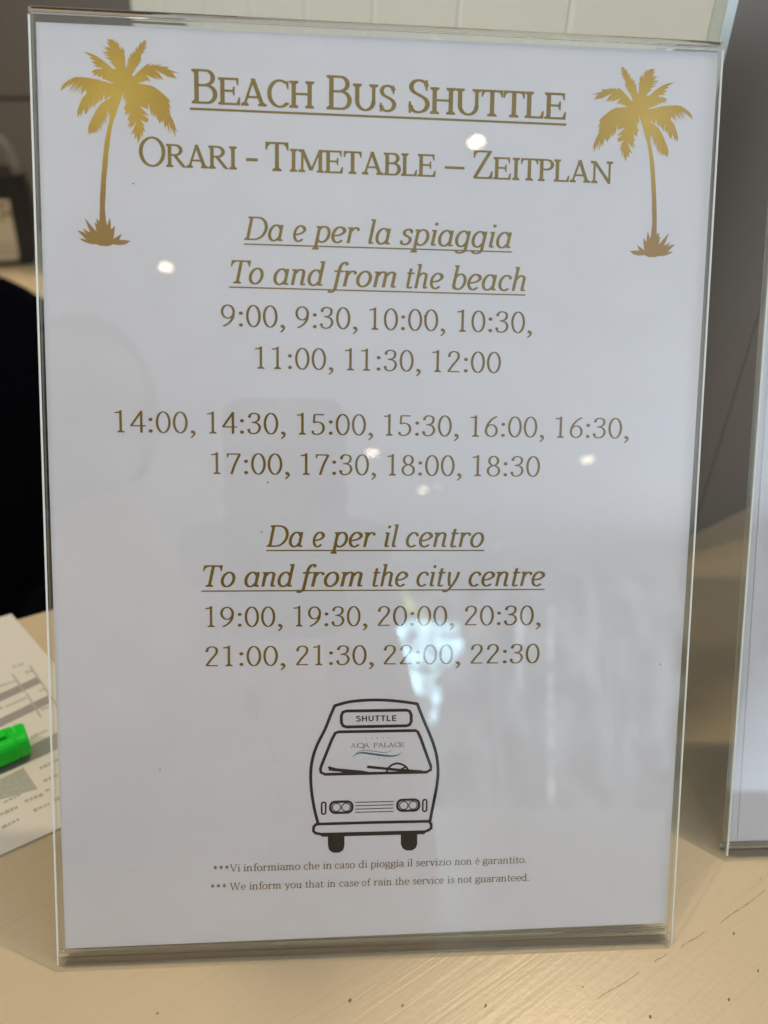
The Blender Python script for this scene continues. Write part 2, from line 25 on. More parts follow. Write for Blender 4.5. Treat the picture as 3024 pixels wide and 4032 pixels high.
# ---------------------------------------------------------------- camera, world, lamps, exposure
cam_d = bpy.data.cameras.new('camera'); cam = bpy.data.objects.new('camera', cam_d); col.objects.link(cam)
cam_d.sensor_fit = 'VERTICAL'; cam_d.lens = 5.7; cam_d.sensor_height = 5.7 * 4032 / 3028; cam_d.sensor_width = cam_d.sensor_height * .75
cam_d.clip_start = .02; cam_d.clip_end = 60
Rb = W['Rb']
cam.matrix_world = Matrix(((Rb[0][0], Rb[1][0], Rb[2][0], W['CW'][0]), (Rb[0][1], Rb[1][1], Rb[2][1], W['CW'][1]), (Rb[0][2], Rb[1][2], Rb[2][2], W['CW'][2]), (0, 0, 0, 1)))
cam_d.dof.use_dof = True; cam_d.dof.focus_distance = .258; cam_d.dof.aperture_fstop = 1.7
sc.camera = cam

world = bpy.data.worlds.new('World'); sc.world = world; world.use_nodes = True
bg = world.node_tree.nodes['Background']; bg.inputs[0].default_value = (.80, .88, 1.0, 1); bg.inputs[1].default_value = WORLD

sc.view_settings.view_transform = 'Standard'; sc.view_settings.look = 'None'; sc.view_settings.exposure = EXPO; sc.view_settings.gamma = 1
sc.render.engine = 'CYCLES'
cy = sc.cycles
cy.use_denoising = True; cy.max_bounces = 16; cy.transparent_max_bounces = 24; cy.transmission_bounces = 8; cy.glossy_bounces = 6; cy.diffuse_bounces = 4
cy.blur_glossy = .6; cy.sample_clamp_indirect = 6; cy.caustics_reflective = True; cy.caustics_refractive = False

def lamp(name, loc, watts, color, radius, aim=None, spread=150, size=None):
    d = bpy.data.lights.new(name, 'AREA'); d.shape = 'DISK'; d.size = radius * 2; d.energy = watts; d.color = color; d.spread = R(spread)
    if size: d.shape = 'RECTANGLE'; d.size, d.size_y = size
    o = bpy.data.objects.new(name, d); col.objects.link(o); o.location = loc
    v = Vector(aim or (loc[0], loc[1], 0)) - Vector(loc); o.rotation_euler = v.to_track_quat('-Z', 'Y').to_euler()
    return o
WARM = (1, .80, .55)
CEIL = 1.90
# the downlights set in the ceiling: two over the counter, one added to brighten the back desk, the others down the lobby (they mirror in the acrylic)
DOWN = [((.64, .61), K1, WARM, .022), ((-1.12, -.38), K3, WARM, .03), ((-.48, -.02), 1.6, WARM, .03), ((-.95, 2.0), 9, WARM, .05, 80),
        ((.54, -1.53), .13, (1, .80, .56), .022), ((-.52, -2.19), .12, (1, .80, .52), .022), ((.36, -3.92), .40, (1, .86, .60), .036), ((1.70, -3.99), .42, (1, .86, .60), .038),
        ((.74, -4.54), .38, (1, .84, .60), .036), ((.83, -4.46), .05, (1, .86, .66), .028), ((1.55, -5.86), .32, (1, .82, .60), .042), ((1.90, -6.42), .26, (1, .82, .60), .045), ((2.8, -8.9), .30, (1, .78, .55), .07),
        ((2.14, -5.29), .05, (1, .85, .7), .04), ((2.54, -7.09), .07, (1, .85, .7), .05)]
for i, (xy, w_, c_, r_, *sp) in enumerate(DOWN):
    lamp('downlight_lamp', (xy[0], xy[1], CEIL - .006), w_, c_, r_, spread=sp[0] if sp else 150)
# added unseen area lamps: one brightens the planks, one the ceiling and sheet
lamp('plank_fill_lamp', (-3.6, .9, .25), SIDE2, (.95, 1.0, .93), 1, aim=(0, .5, .1), spread=120, size=(2.0, 1.3))
lamp('ceiling_fill_lamp', (3.9, -3.4, .35), SIDE, (.72, .83, 1.0), 1, aim=(1.6, -2.5, 1.9), spread=108, size=(4.2, 2.2))

# ---------------------------------------------------------------- lettering
def ell(cx, cy, rx, ry, a0=0, a1=360, n=28):
    n = max(6, int(n * abs(a1 - a0) / 360) + 2)
    return [(cx + rx * math.cos(math.radians(a0 + (a1 - a0) * i / n)), cy + ry * math.sin(math.radians(a0 + (a1 - a0) * i / n))) for i in range(n + 1)]

def smooth(pts, k=6):
    if len(pts) < 3: return list(pts)
    P = [(2 * pts[0][0] - pts[1][0], 2 * pts[0][1] - pts[1][1])] + list(pts) + [(2 * pts[-1][0] - pts[-2][0], 2 * pts[-1][1] - pts[-2][1])]
    out = []
    for i in range(1, len(P) - 2):
        for j in range(k):
            t = j / k; q = []
            for d in (0, 1):
                a, b, c, e = P[i - 1][d], P[i][d], P[i + 1][d], P[i + 2][d]
                q.append(.5 * (2 * b + (c - a) * t + (2 * a - 5 * b + 4 * c - e) * t * t + (3 * b - 3 * c + e - a) * t ** 3))
            out.append(tuple(q))
    out.append(tuple(pts[-1]))
    return out

def sweep(pts, a, b=None, w=None):
    """quads along a centre line; a, b are the half widths of upright and level strokes, w an optional width factor per point"""
    if b is None: b = a
    n = len(pts); L = []; R = []
    for i, (x, y) in enumerate(pts):
        x0, y0 = pts[max(i - 1, 0)]; x1, y1 = pts[min(i + 1, n - 1)]
        dx, dy = x1 - x0, y1 - y0; l = math.hypot(dx, dy) or 1
        nx, ny = -dy / l, dx / l
        f = 1 if w is None else w[0] + (w[1] - w[0]) * i / (n - 1) if len(w) == 2 else w[min(int(i / (n - 1) * (len(w) - 1)), len(w) - 2)] + (w[min(int(i / (n - 1) * (len(w) - 1)), len(w) - 2) + 1] - w[min(int(i / (n - 1) * (len(w) - 1)), len(w) - 2)]) * (i / (n - 1) * (len(w) - 1) - min(int(i / (n - 1) * (len(w) - 1)), len(w) - 2))
        k = math.sqrt((a * nx) ** 2 + (b * ny) ** 2) or 1
        ox, oy = a * a * nx / k * f, b * b * ny / k * f
        L.append((x + ox, y + oy)); R.append((x - ox, y - oy))
    return [[L[i], L[i + 1], R[i + 1], R[i]] for i in range(n - 1)]

class Pen:
    def __init__(s, a, b): s.a, s.b, s.o = a, b, []
    def st(s, x, y0, y1, x1=None): s.o += sweep([(x, y0), (x if x1 is None else x1, y1)], s.a, s.b)
    def thin(s, p, q): s.o += sweep([p, q], s.a * .62, s.b)
    def bar(s, x0, x1, y): s.o += sweep([(x0, y), (x1, y)], s.a, s.b)
    def ln(s, *p, f=1): s.o += sweep(list(p), s.a * f, s.b * f)
    def cv(s, *p, w=None): s.o += sweep(smooth(list(p)), s.a, s.b, w)
    def el(s, *a, w=None): s.o += sweep(ell(*a), s.a, s.b, w)
    def dot(s, x, y, r): s.o.append(ell(x, y, r, r, 0, 360, 12)[:-1])
    def po(s, *p): s.o.append(list(p))
    def sf(s, x, y, d=1, l=1., r=1.):       # slab serif with brackets, d=1: foot, -1: head
        a, t = s.a, s.b * 1.7; L, R = a + 62 * l, a + 62 * r; k = 38
        s.po((x - L, y), (x + R, y), (x + R, y + d * t), (x + a, y + d * (t + k)), (x - a, y + d * (t + k)), (x - L, y + d * t))
    def bk(s, x, y, h, w=44):               # beak at the end of an arm
        s.po((x, y), (x, y + h), (x - w * .8, y + h), (x - w * 1.9, y))

def cap(c, a, b):
    p = Pen(a, b); T = 700; t = b
    if c == 'A':
        p.thin((95, 30), (318, T)); p.ln((308, T + 5), (560, 30)); p.bar(170, 480, 230)
        p.po((290, T - 10), (330, T + 14), (352, T - 30), (300, T - 60)); p.sf(100, 0, 1, .75, .75); p.sf(560, 0, 1, .9, .9); w = 675
    elif c == 'B':
        x = 100; p.st(x, 0, T); p.sf(x, 0, 1, .9, 0); p.sf(x, T, -1, .9, 0)
        p.bar(x, 290, T - t); p.el(290, 532, 145, 143, 90, -90); p.bar(x, 300, 389 - t * .5); p.bar(x, 310, t)
        p.el(310, 199, 170, 175, 90, -90); w = 535
    elif c == 'C':
        p.el(330, 350, 275, 338, 52, 318); p.po((530, 690), (560, 690), (560, 470), (525, 470), (490, 600)); w = 575
    elif c == 'D':
        x = 100; p.st(x, 0, T); p.sf(x, 0, 1, .9, 0); p.sf(x, T, -1, .9, 0)
        p.bar(x, 280, T - t); p.bar(x, 280, t); p.el(280, 350, 300, 350 - t, 90, -90); w = 640
    elif c in 'EL':
        x = 105; p.st(x, 0, T); p.sf(x, 0, 1, .9, 0); p.sf(x, T, -1, .9, 0 if c == 'E' else .9)
        if c == 'E':
            p.bar(x, 500, T - t); p.bk(525, T, -190); p.bar(x, 390, 365); p.po((425, 480), (425, 250), (382, 250), (360, 345), (360, 385), (382, 480))
        r = 570 if c == 'E' else 500
        p.bar(x, r - 60, t); p.po((r, 205), (r - 40, 205), (r - 95, 70), (r - 150, 0), (r - 12, 0)); w = r + 5
    elif c == 'H':
        for x in (110, 530): p.st(x, 0, T); p.sf(x, 0); p.sf(x, T, -1)
        p.bar(110, 530, 365); w = 640
    elif c == 'I':
        p.st(140, 0, T); p.sf(140, 0); p.sf(140, T, -1); w = 280
    elif c == 'M':
        p.sf(100, 0, 1, .8, .8); p.thin((118, 0), (118, T)); p.sf(95, T, -1, .9, 0); p.ln((110, T), (395, 60)); p.thin((395, 60), (665, T - 10))
        p.st(675, 0, T); p.sf(675, 0, 1, .9, .9); p.sf(690, T, -1, 0, .9); w = 800
    elif c == 'N':
        p.sf(115, 0, 1, .9, .9); p.thin((115, 0), (115, T)); p.sf(90, T, -1, .9, 0); p.ln((105, T - 10), (610, 30)); p.thin((610, -10), (610, T)); p.sf(610, T, -1, .9, .9); w = 725
    elif c == 'O':
        p.el(325, 350, 275, 338); w = 650
    elif c == 'Q':
        p.el(325, 350, 275, 338); p.cv((330, 90), (480, -60), (660, -130)); w = 650
    elif c in 'PR':
        x = 105; p.st(x, 0, T); p.sf(x, 0, 1, .9, .9); p.sf(x, T, -1, .9, 0)
        p.bar(x, 280, T - t); p.el(280, 520, 170, 180 - t, 90, -90); p.bar(x, 290, 340 + t)
        w = 500
        if c == 'R': p.ln((270, 350), (520, 45)); p.po((460, 90), (540, 50), (615, 40), (615, 0), (500, 0)); w = 605
    elif c == 'S':
        p.cv((405, 560), (370, 640), (255, 678), (140, 645), (90, 540), (140, 440), (250, 380), (370, 310), (425, 200), (375, 75), (245, 24), (125, 60), (70, 170))
        p.po((385, 690), (425, 690), (425, 470), (385, 470), (360, 600)); p.po((45, 0), (85, 0), (110, 70), (88, 240), (45, 240)); w = 470
    elif c == 'T':
        p.st(280, 0, T); p.sf(280, 0, 1, 1.1, 1.1); p.bar(10, 550, T - t)
        p.po((0, T), (0, 510), (40, 510), (60, 590), (130, T - 40), (130, T)); p.po((560, T), (560, 510), (520, 510), (500, 590), (430, T - 40), (430, T)); w = 560
    elif c == 'U':
        p.ln((115, T), (115, 260)); p.ln((550, T), (550, 260), f=.8); p.el(332, 260, 217, 236, 180, 360); p.sf(115, T, -1); p.sf(550, T, -1); w = 660
    elif c == 'V':
        p.ln((90, T), (320, 0)); p.thin((320, 0), (540, T)); p.sf(90, T, -1, .8, .9); p.sf(545, T, -1, .9, .8); w = 630
    elif c == 'W':
        p.ln((90, T), (270, 0)); p.thin((270, 0), (460, T)); p.ln((455, T), (640, 0)); p.thin((640, 0), (830, T)); p.sf(90, T, -1, .8, .9); p.sf(835, T, -1, .9, .8); p.sf(440, T, -1, .8, .3); w = 920
    elif c == 'Z':
        p.bar(60, 500, T - t); p.bar(50, 500, t); p.ln((460, T - 20), (75, 20)); p.po((40, T), (40, 510), (75, 510), (105, 610), (170, T - 40), (170, T))
        p.po((535, 200), (500, 200), (450, 80), (380, 30), (380, 0), (525, 0)); w = 540
    elif c == '-': p.o.append([(30, 215), (255, 215), (255, 290), (30, 290)]); w = 285
    elif c == '_': p.o.append([(0, 215), (400, 215), (400, 280), (0, 280)]); w = 400
    return p.o, w

def digit(c, a, b):
    p = Pen(a, b); w = 440
    if c == '0': p.el(220, 350, 165, 340)
    elif c == '1':
        p.st(225, 0, 715); p.sf(225, 0, 1, 1.05, 1.05); p.po((70, 625), (70, 665), (180, 680), (235, 730), (255, 730), (255, 640), (150, 630))
    elif c == '2': p.cv((90, 545), (120, 635), (215, 688), (325, 645), (355, 530), (315, 410), (210, 260), (80, 40)); p.bar(55, 385, b + 6); p.dot(92, 540, 42)
    elif c == '3':
        p.cv((85, 600), (140, 665), (225, 685), (325, 640), (345, 535), (300, 430), (190, 385)); p.cv((190, 385), (310, 345), (368, 210), (310, 65), (200, 14), (105, 40), (62, 120)); p.dot(88, 575, 44); p.dot(68, 130, 44)
        p.bar(140, 215, 385)
    elif c == '4': p.ln((330, 715), (45, 225)); p.bar(30, 430, 225); p.st(318, 0, 700)
    elif c == '5': p.bar(95, 375, 672); p.ln((105, 672), (90, 400), f=.8); p.cv((90, 400), (200, 430), (320, 370), (365, 225), (310, 75), (190, 14), (95, 35), (55, 90)); p.dot(62, 105, 36)
    elif c == '6': p.cv((375, 700), (240, 600), (120, 430), (65, 230)); p.el(222, 215, 155, 200); 
    elif c == '7': p.bar(50, 400, 672); p.cv((395, 665), (260, 330), (165, 0)); p.po((45, 695), (45, 560), (75, 560), (95, 655), (95, 695))
    elif c == '8': p.el(220, 530, 125, 155); p.el(220, 190, 160, 178)
    elif c == '9': p.el(215, 475, 155, 210); p.cv((370, 480), (345, 280), (240, 110), (90, 5))
    elif c == ':': p.dot(110, 60, 56); p.dot(110, 435, 56); w = 215
    elif c == ',': p.dot(95, 45, 52); p.cv((128, 60), (135, -40), (50, -150), w=(1, .7)); w = 230
    return p.o, w

def lower(c, a, b, it):
    """x height 480; it: italic construction (sheared afterwards)"""
    p = Pen(a, b); X = 480
    def ft(x, d=1):                            # foot: slab in roman, exit flick in italic
        if it: p.cv((x, 110), (x + 8, 30), (x + 55, b), (x + 105, 28))
        else: p.sf(x, 0, 1, .75, .75)
    def hd(x, y):
        if it: p.po((x - a - 48, y), (x - a - 48, y - 38), (x - a, y - 62), (x + a, y - 62), (x + a, y))
        else: p.po((x - a - 58, y - 25), (x - a - 58, y - 55), (x - a, y - 75), (x + a, y - 75), (x + a, y), (x, y))
    if c == 'a' and it:
        p.el(215, 238, 160, 232, 30, 330); p.st(370, 90, X - 10); p.po((325, X), (412, X), (408, X - 90), (330, X - 60)); ft(370); w = 480
    elif c == 'a':
        p.cv((75, 400), (130, 455), (215, 470), (300, 430), (315, 340)); p.st(315, 70, 350); p.el(180, 130, 125, 122, 60, 330); p.cv((230, 250), (290, 265), (315, 275)); p.cv((315, 100), (330, 20), (390, 20)); p.dot(80, 390, 34); w = 410
    elif c == 'b': p.st(100, 90, 740); hd(100, 740); p.el(245, 238, 165, 232, 215, 505); p.cv((100, 130), (130, 40), (200, 10)); w = 460
    elif c == 'c': p.el(230, 238, 165, 230, 45, 315); p.dot(345, 385, 42); w = 400
    elif c == 'd': p.el(205, 238, 160, 232, 30, 330); p.st(360, 80, 740); hd(360, 740); ft(360) if it else p.sf(365, 0, 1, 0, .75); w = 475
    elif c in 'eè':
        p.el(225, 240, 165, 232, 0 if not it else 20, 318); p.bar(75, 380, 250) if not it else p.cv((80, 205), (260, 240), (365, 320), (375, 370), (345, 430), (270, 468))
        if not it: p.el(225, 240, 165, 232, -2, 20)
        if c == 'è': p.ln((150, 680), (250, 570))
        w = 430
    elif c == 'f':
        p.cv((390, 650), (345, 715), (265, 700), (215, 610), (200, 480)); p.dot(365, 665, 40)
        if it: p.ln((200, 500), (200, 0)); p.cv((200, 20), (190, -110), (120, -180), (30, -165)); p.dot(45, -140, 38)
        else: p.st(200, 0, 520); p.sf(200, 0, 1, .8, .9)
        p.bar(75, 330, X - b); w = 320
    elif c == 'g' and it:
        p.el(215, 238, 160, 232, 30, 330); p.st(370, -60, X - 10); p.po((325, X), (412, X), (408, X - 90), (330, X - 60)); p.cv((370, 0), (355, -130), (260, -185), (150, -175), (110, -120)); w = 465
    elif c == 'g':
        p.el(200, 320, 130, 150); p.bar(290, 420, 455); p.cv((110, 200), (80, 140), (120, 90), (280, 80), (390, 30), (390, -70), (300, -150), (180, -160), (70, -110), (60, -30), (140, 60)); w = 430
    elif c == 'h': p.st(100, 0, 740); hd(100, 740); p.cv((100, 330), (180, 440), (270, 465), (345, 420), (355, 320)); p.st(355, 60 if it else 0, 330); ft(355); (None if it else p.sf(100, 0, 1, .75, .75)); w = 480
    elif c == 'i': p.st(115, 60 if it else 0, X - 5); hd(115, X); ft(115); p.dot(130 if not it else 115, 655, 52); w = 225
    elif c == 'l': p.st(115, 60 if it else 0, 740); hd(115, 740); ft(115); w = 225
    elif c == 'm':
        p.st(100, 0, X - 5); hd(100, X); p.cv((100, 330), (180, 440), (260, 465), (325, 420), (335, 320)); p.st(335, 0, 330)
        p.cv((335, 330), (415, 440), (495, 465), (560, 420), (570, 320)); p.st(570, 60 if it else 0, 330); ft(570); (None if it else (p.sf(100, 0, 1, .75, .75), p.sf(335, 0, 1, .6, .6))); w = 690
    elif c == 'n': p.st(100, 0, X - 5); hd(100, X); p.cv((100, 330), (180, 440), (270, 465), (345, 420), (355, 320)); p.st(355, 60 if it else 0, 330); ft(355); (None if it else p.sf(100, 0, 1, .75, .75)); w = 480
    elif c == 'o': p.el(225, 238, 168, 230); w = 450
    elif c == 'p': p.st(110, -220, X - 5); p.sf(110, -220, 1, .8, .8); hd(110, X); p.el(250, 238, 170, 232, 215, 505); w = 465
    elif c == 'r': p.st(105, 0, X - 5); hd(105, X); p.cv((105, 320), (170, 430), (250, 460), (320, 440)); p.dot(322, 412, 44); (None if it else p.sf(105, 0, 1, .75, .9)); w = 355
    elif c == 's': p.cv((310, 390), (260, 458), (180, 465), (105, 425), (100, 345), (170, 275), (270, 225), (310, 140), (265, 50), (175, 14), (90, 40), (55, 100)); p.dot(305, 380, 34); p.dot(62, 105, 36); w = 360
    elif c == 't': p.st(130, 70, 600); p.cv((130, 110), (140, 30), (200, 12), (275, 40)); p.bar(40, 270, X - b); w = 290
    elif c == 'u': p.st(95, 100, X); hd(95, X); p.cv((95, 130), (115, 30), (200, 12), (300, 60), (350, 150)); p.st(350, 0, X); hd(350, X); p.sf(360, 0, 1, 0, .7); w = 470
    elif c == 'v': p.ln((60, X), (215, 10)); p.thin((215, 10), (365, X)); p.sf(60, X, -1, .6, .7); p.sf(370, X, -1, .6, .6); w = 430
    elif c == 'y' and it: p.cv((60, X - 25), (110, 440), (120, 300), (170, 80), (215, 10)); p.cv((400, X), (375, 280), (290, 60), (180, -120), (80, -175), (10, -140)); p.dot(20, -140, 36); w = 430
    elif c == 'y': p.ln((60, X), (220, 20)); p.thin((375, X), (190, -80)); p.cv((200, -60), (130, -170), (50, -160)); p.sf(60, X, -1, .6, .7); p.sf(375, X, -1, .6, .6); w = 430
    elif c == 'z': p.bar(50, 350, X - b); p.bar(50, 350, b); p.ln((325, X - 20), (70, 20)); p.po((45, X), (45, 360), (75, 360), (110, X)); p.po((355, 0), (355, 120), (325, 120), (290, 0)); w = 390
    elif c == '*':
        for k in range(3): t = math.pi * k / 3 + .5; p.o += sweep([(160 - 110 * math.cos(t), 450 - 190 * math.sin(t)), (160 + 110 * math.cos(t), 450 + 190 * math.sin(t))], 24, 34)
        w = 320
    elif c == '.': p.dot(95, 48, 52); w = 170
    else: w = 200
    return p.o, w

def word(txt, style, x0, x1, y, h):
    """polygons in mm for a word whose ink runs from x0 to x1 on baseline y with capital height h"""
    polys = []; cx = 0
    for i, c in enumerate(txt):
        s = 1.; sh = 0
        if style == 'S':
            big = c.isupper() or c in '-_'; s = 1. if big else .79
            o, w = cap(c.upper(), 47 if big else 57, 25 if big else 30)
        elif style == 'C': o, w = cap(c, 44, 24)
        elif style == 'D': o, w = digit(c, 34, 20)
        elif style == 'I':
            o, w = cap(c, 46, 25) if c.isupper() else lower(c, 46, 27, True); sh = .2
        elif c == 'f': cx -= 45; o, w = lower(c, 42, 26, False)
        else: o, w = cap(c, 40, 22) if c.isupper() else lower(c, 42, 26, False)
        for q in o: polys.append([(cx + s * (px + sh * py), s * py) for px, py in q])
        cx += (w + 12) * s
    xs = [p[0] for q in polys for p in q]; m0, m1 = min(xs), max(xs)
    kx = (x1 - x0) / (m1 - m0); ky = h / 700.
    return [[(x0 + (px - m0) * kx, y + py * ky) for px, py in q] for q in polys]

def union(polys):
    """one flat mesh from overlapping polygons: no two faces share a plane and overlap"""
    V2 = []; F = []; Q = []
    for q in polys:
        c = [q[i] for i in range(len(q)) if math.hypot(q[i][0] - q[i - 1][0], q[i][1] - q[i - 1][1]) > 1e-5]
        if len(c) < 3: continue
        F.append(tuple(range(len(V2), len(V2) + len(c)))); V2 += [Vector(p) for p in c]
        xs = [p[0] for p in c]; ys = [p[1] for p in c]; Q.append((min(xs), max(xs), min(ys), max(ys), c))
    Q.sort(key=lambda q: q[0]); wmax = max(q[1] - q[0] for q in Q); X0 = [q[0] for q in Q]
    v, e, f, _, _, _ = delaunay_2d_cdt(V2, [], F, 0, 1e-6)
    keep = []
    for t in f:
        x = sum(v[i].x for i in t) / len(t); y = sum(v[i].y for i in t) / len(t)
        for k in range(bisect.bisect_left(X0, x - wmax - 1e-6), bisect.bisect_right(X0, x)):
            a, b, c_, d, c = Q[k]
            if b < x or y < c_ or y > d: continue
            wn = 0
            for i in range(len(c)):
                x1, y1 = c[i - 1]; x2, y2 = c[i]
                if (y1 > y) != (y2 > y):
                    if x < (x2 - x1) * (y - y1) / (y2 - y1) + x1: wn += 1 if y2 > y1 else -1
            if wn: keep.append(t); break
    return [(p.x, p.y) for p in v], keep

# ---------------------------------------------------------------- helpers
def mesh(name, vs, fs, m, parent=None, smooth_=False, bevel=0):
    me = bpy.data.meshes.new(name)
    off = Vector((0, 0, 0))
    if parent is not None:
        q = parent
        while q is not None: off += q.location; q = q.parent
    me.from_pydata([tuple(Vector(v) - off) for v in vs], [], [tuple(f) for f in fs])
    bm = bmesh.new(); bm.from_mesh(me); bmesh.ops.recalc_face_normals(bm, faces=bm.faces)
    if bevel: bmesh.ops.bevel(bm, geom=list(bm.edges), offset=bevel, segments=2, affect='EDGES', profile=.6)
    bm.to_mesh(me); bm.free()
    if smooth_: me.polygons.foreach_set('use_smooth', [True] * len(me.polygons))
    for x in (m if isinstance(m, (list, tuple)) else [m]): me.materials.append(x)
    o = bpy.data.objects.new(name, me); col.objects.link(o)
    if parent is not None: o.parent = parent
    return o
def thing(name, label, cat, loc, group=None):
    o = bpy.data.objects.new(name, None); col.objects.link(o); o.location = loc; o.empty_display_size = .02
    o['label'] = label; o['category'] = cat
    if group: o['group'] = group
    return o
def tag(o, label, cat, group=None):
    o['label'] = label; o['category'] = cat
    if group: o['group'] = group
    return o
def copy_tree(o, parent=None):
    c = o.copy(); col.objects.link(c); c.parent = parent
    for ch in o.children: copy_tree(ch, c)
    return c
def prism(poly, ext):
    """closed solid from a flat outline (3-D points) pushed along ext"""
    n = len(poly); e = Vector(ext); vs = [Vector(p) for p in poly] + [Vector(p) + e for p in poly]
    fs = [list(range(n))[::-1], list(range(n, 2 * n))] + [[i, (i + 1) % n, n + (i + 1) % n, n + i] for i in range(n)]
    return vs, fs
def obox(o, ux, uy, uz, s, t, h):
    """box from origin o along the unit axes with (min, max) ranges"""
    o = Vector(o); ux, uy, uz = Vector(ux), Vector(uy), Vector(uz)
    return prism([o + ux * s[0] + uy * t[0] + uz * h[0], o + ux * s[1] + uy * t[0] + uz * h[0], o + ux * s[1] + uy * t[1] + uz * h[0], o + ux * s[0] + uy * t[1] + uz * h[0]], uz * (h[1] - h[0]))
def merge(parts):
    V_, F_ = [], []
    for v, f in parts:
        k = len(V_); V_ += list(v); F_ += [[i + k for i in q] for q in f]
    return V_, F_

# ---------------------------------------------------------------- materials
def mat(name, color, rough=.5, metal=0, spec=.5, bump=None, vary=None, coat=0):
    m = bpy.data.materials.new(name); m.use_nodes = True; nt = m.node_tree; p = nt.nodes['Principled BSDF']
    p.inputs['Base Color'].default_value = (*color, 1); p.inputs['Roughness'].default_value = rough; p.inputs['Metallic'].default_value = metal
    p.inputs['Specular IOR Level'].default_value = spec; p.inputs['Coat Weight'].default_value = coat; p.inputs['Coat Roughness'].default_value = .12
    tc = nt.nodes.new('ShaderNodeTexCoord')
    if vary:   # (scale, second colour, stretch)
        mp = nt.nodes.new('ShaderNodeMapping'); mp.inputs['Scale'].default_value = vary[2]; nt.links.new(tc.outputs['Object'], mp.inputs[0])
        if len(vary) > 3: mp.inputs['Rotation'].default_value = (0, 0, vary[3])
        n = nt.nodes.new('ShaderNodeTexNoise'); n.inputs['Scale'].default_value = vary[0]; n.inputs['Detail'].default_value = 6; nt.links.new(mp.outputs[0], n.inputs['Vector'])
        r = nt.nodes.new('ShaderNodeValToRGB'); r.color_ramp.elements[0].position = .35; r.color_ramp.elements[1].position = .65
        r.color_ramp.elements[0].color = (*color, 1); r.color_ramp.elements[1].color = (*vary[1], 1)
        nt.links.new(n.outputs[0], r.inputs[0]); nt.links.new(r.outputs[0], p.inputs['Base Color'])
    if bump:   # (scale, strength, stretch)
        mp = nt.nodes.new('ShaderNodeMapping'); mp.inputs['Scale'].default_value = bump[2]; nt.links.new(tc.outputs['Object'], mp.inputs[0])
        n = nt.nodes.new('ShaderNodeTexNoise'); n.inputs['Scale'].default_value = bump[0]; n.inputs['Detail'].default_value = 4; nt.links.new(mp.outputs[0], n.inputs['Vector'])
        b = nt.nodes.new('ShaderNodeBump'); b.inputs['Strength'].default_value = bump[1]; b.inputs['Distance'].default_value = .0004
        nt.links.new(n.outputs[0], b.inputs['Height']); nt.links.new(b.outputs[0], p.inputs['Normal'])
    return m

def acrylic(name, tint, base=.0, rough=.0):
    """clear sheet: Fresnel mirror over a clear, faintly tinted body"""
    m = bpy.data.materials.new(name); m.use_nodes = True; nt = m.node_tree; N = nt.nodes; N.remove(N['Principled BSDF']); out = N['Material Output']
    t = N.new('ShaderNodeBsdfTransparent'); t.inputs[0].default_value = (*tint, 1)
    g = N.new('ShaderNodeBsdfGlossy'); g.inputs['Roughness'].default_value = rough; g.inputs[0].default_value = (1, 1, 1, 1)
    f = N.new('ShaderNodeFresnel')
    ge = N.new('ShaderNodeNewGeometry'); io = N.new('ShaderNodeMath'); io.operation = 'MULTIPLY_ADD'; io.inputs[1].default_value = 1 / 1.49 - 1.49; io.inputs[2].default_value = 1.49   # the same mirror strength from either side of a face
    nt.links.new(ge.outputs['Backfacing'], io.inputs[0]); nt.links.new(io.outputs[0], f.inputs[0])
    mx = N.new('ShaderNodeMixShader'); nt.links.new(f.outputs[0], mx.inputs[0]); nt.links.new(t.outputs[0], mx.inputs[1]); nt.links.new(g.outputs[0], mx.inputs[2])
    last = mx
    if base:
        d = N.new('ShaderNodeBsdfDiffuse'); d.inputs[0].default_value = (.86, .90, .84, 1)
        m2 = N.new('ShaderNodeMixShader'); m2.inputs[0].default_value = base; nt.links.new(mx.outputs[0], m2.inputs[1]); nt.links.new(d.outputs[0], m2.inputs[2]); last = m2
    nt.links.new(last.outputs[0], out.inputs[0])
    return m

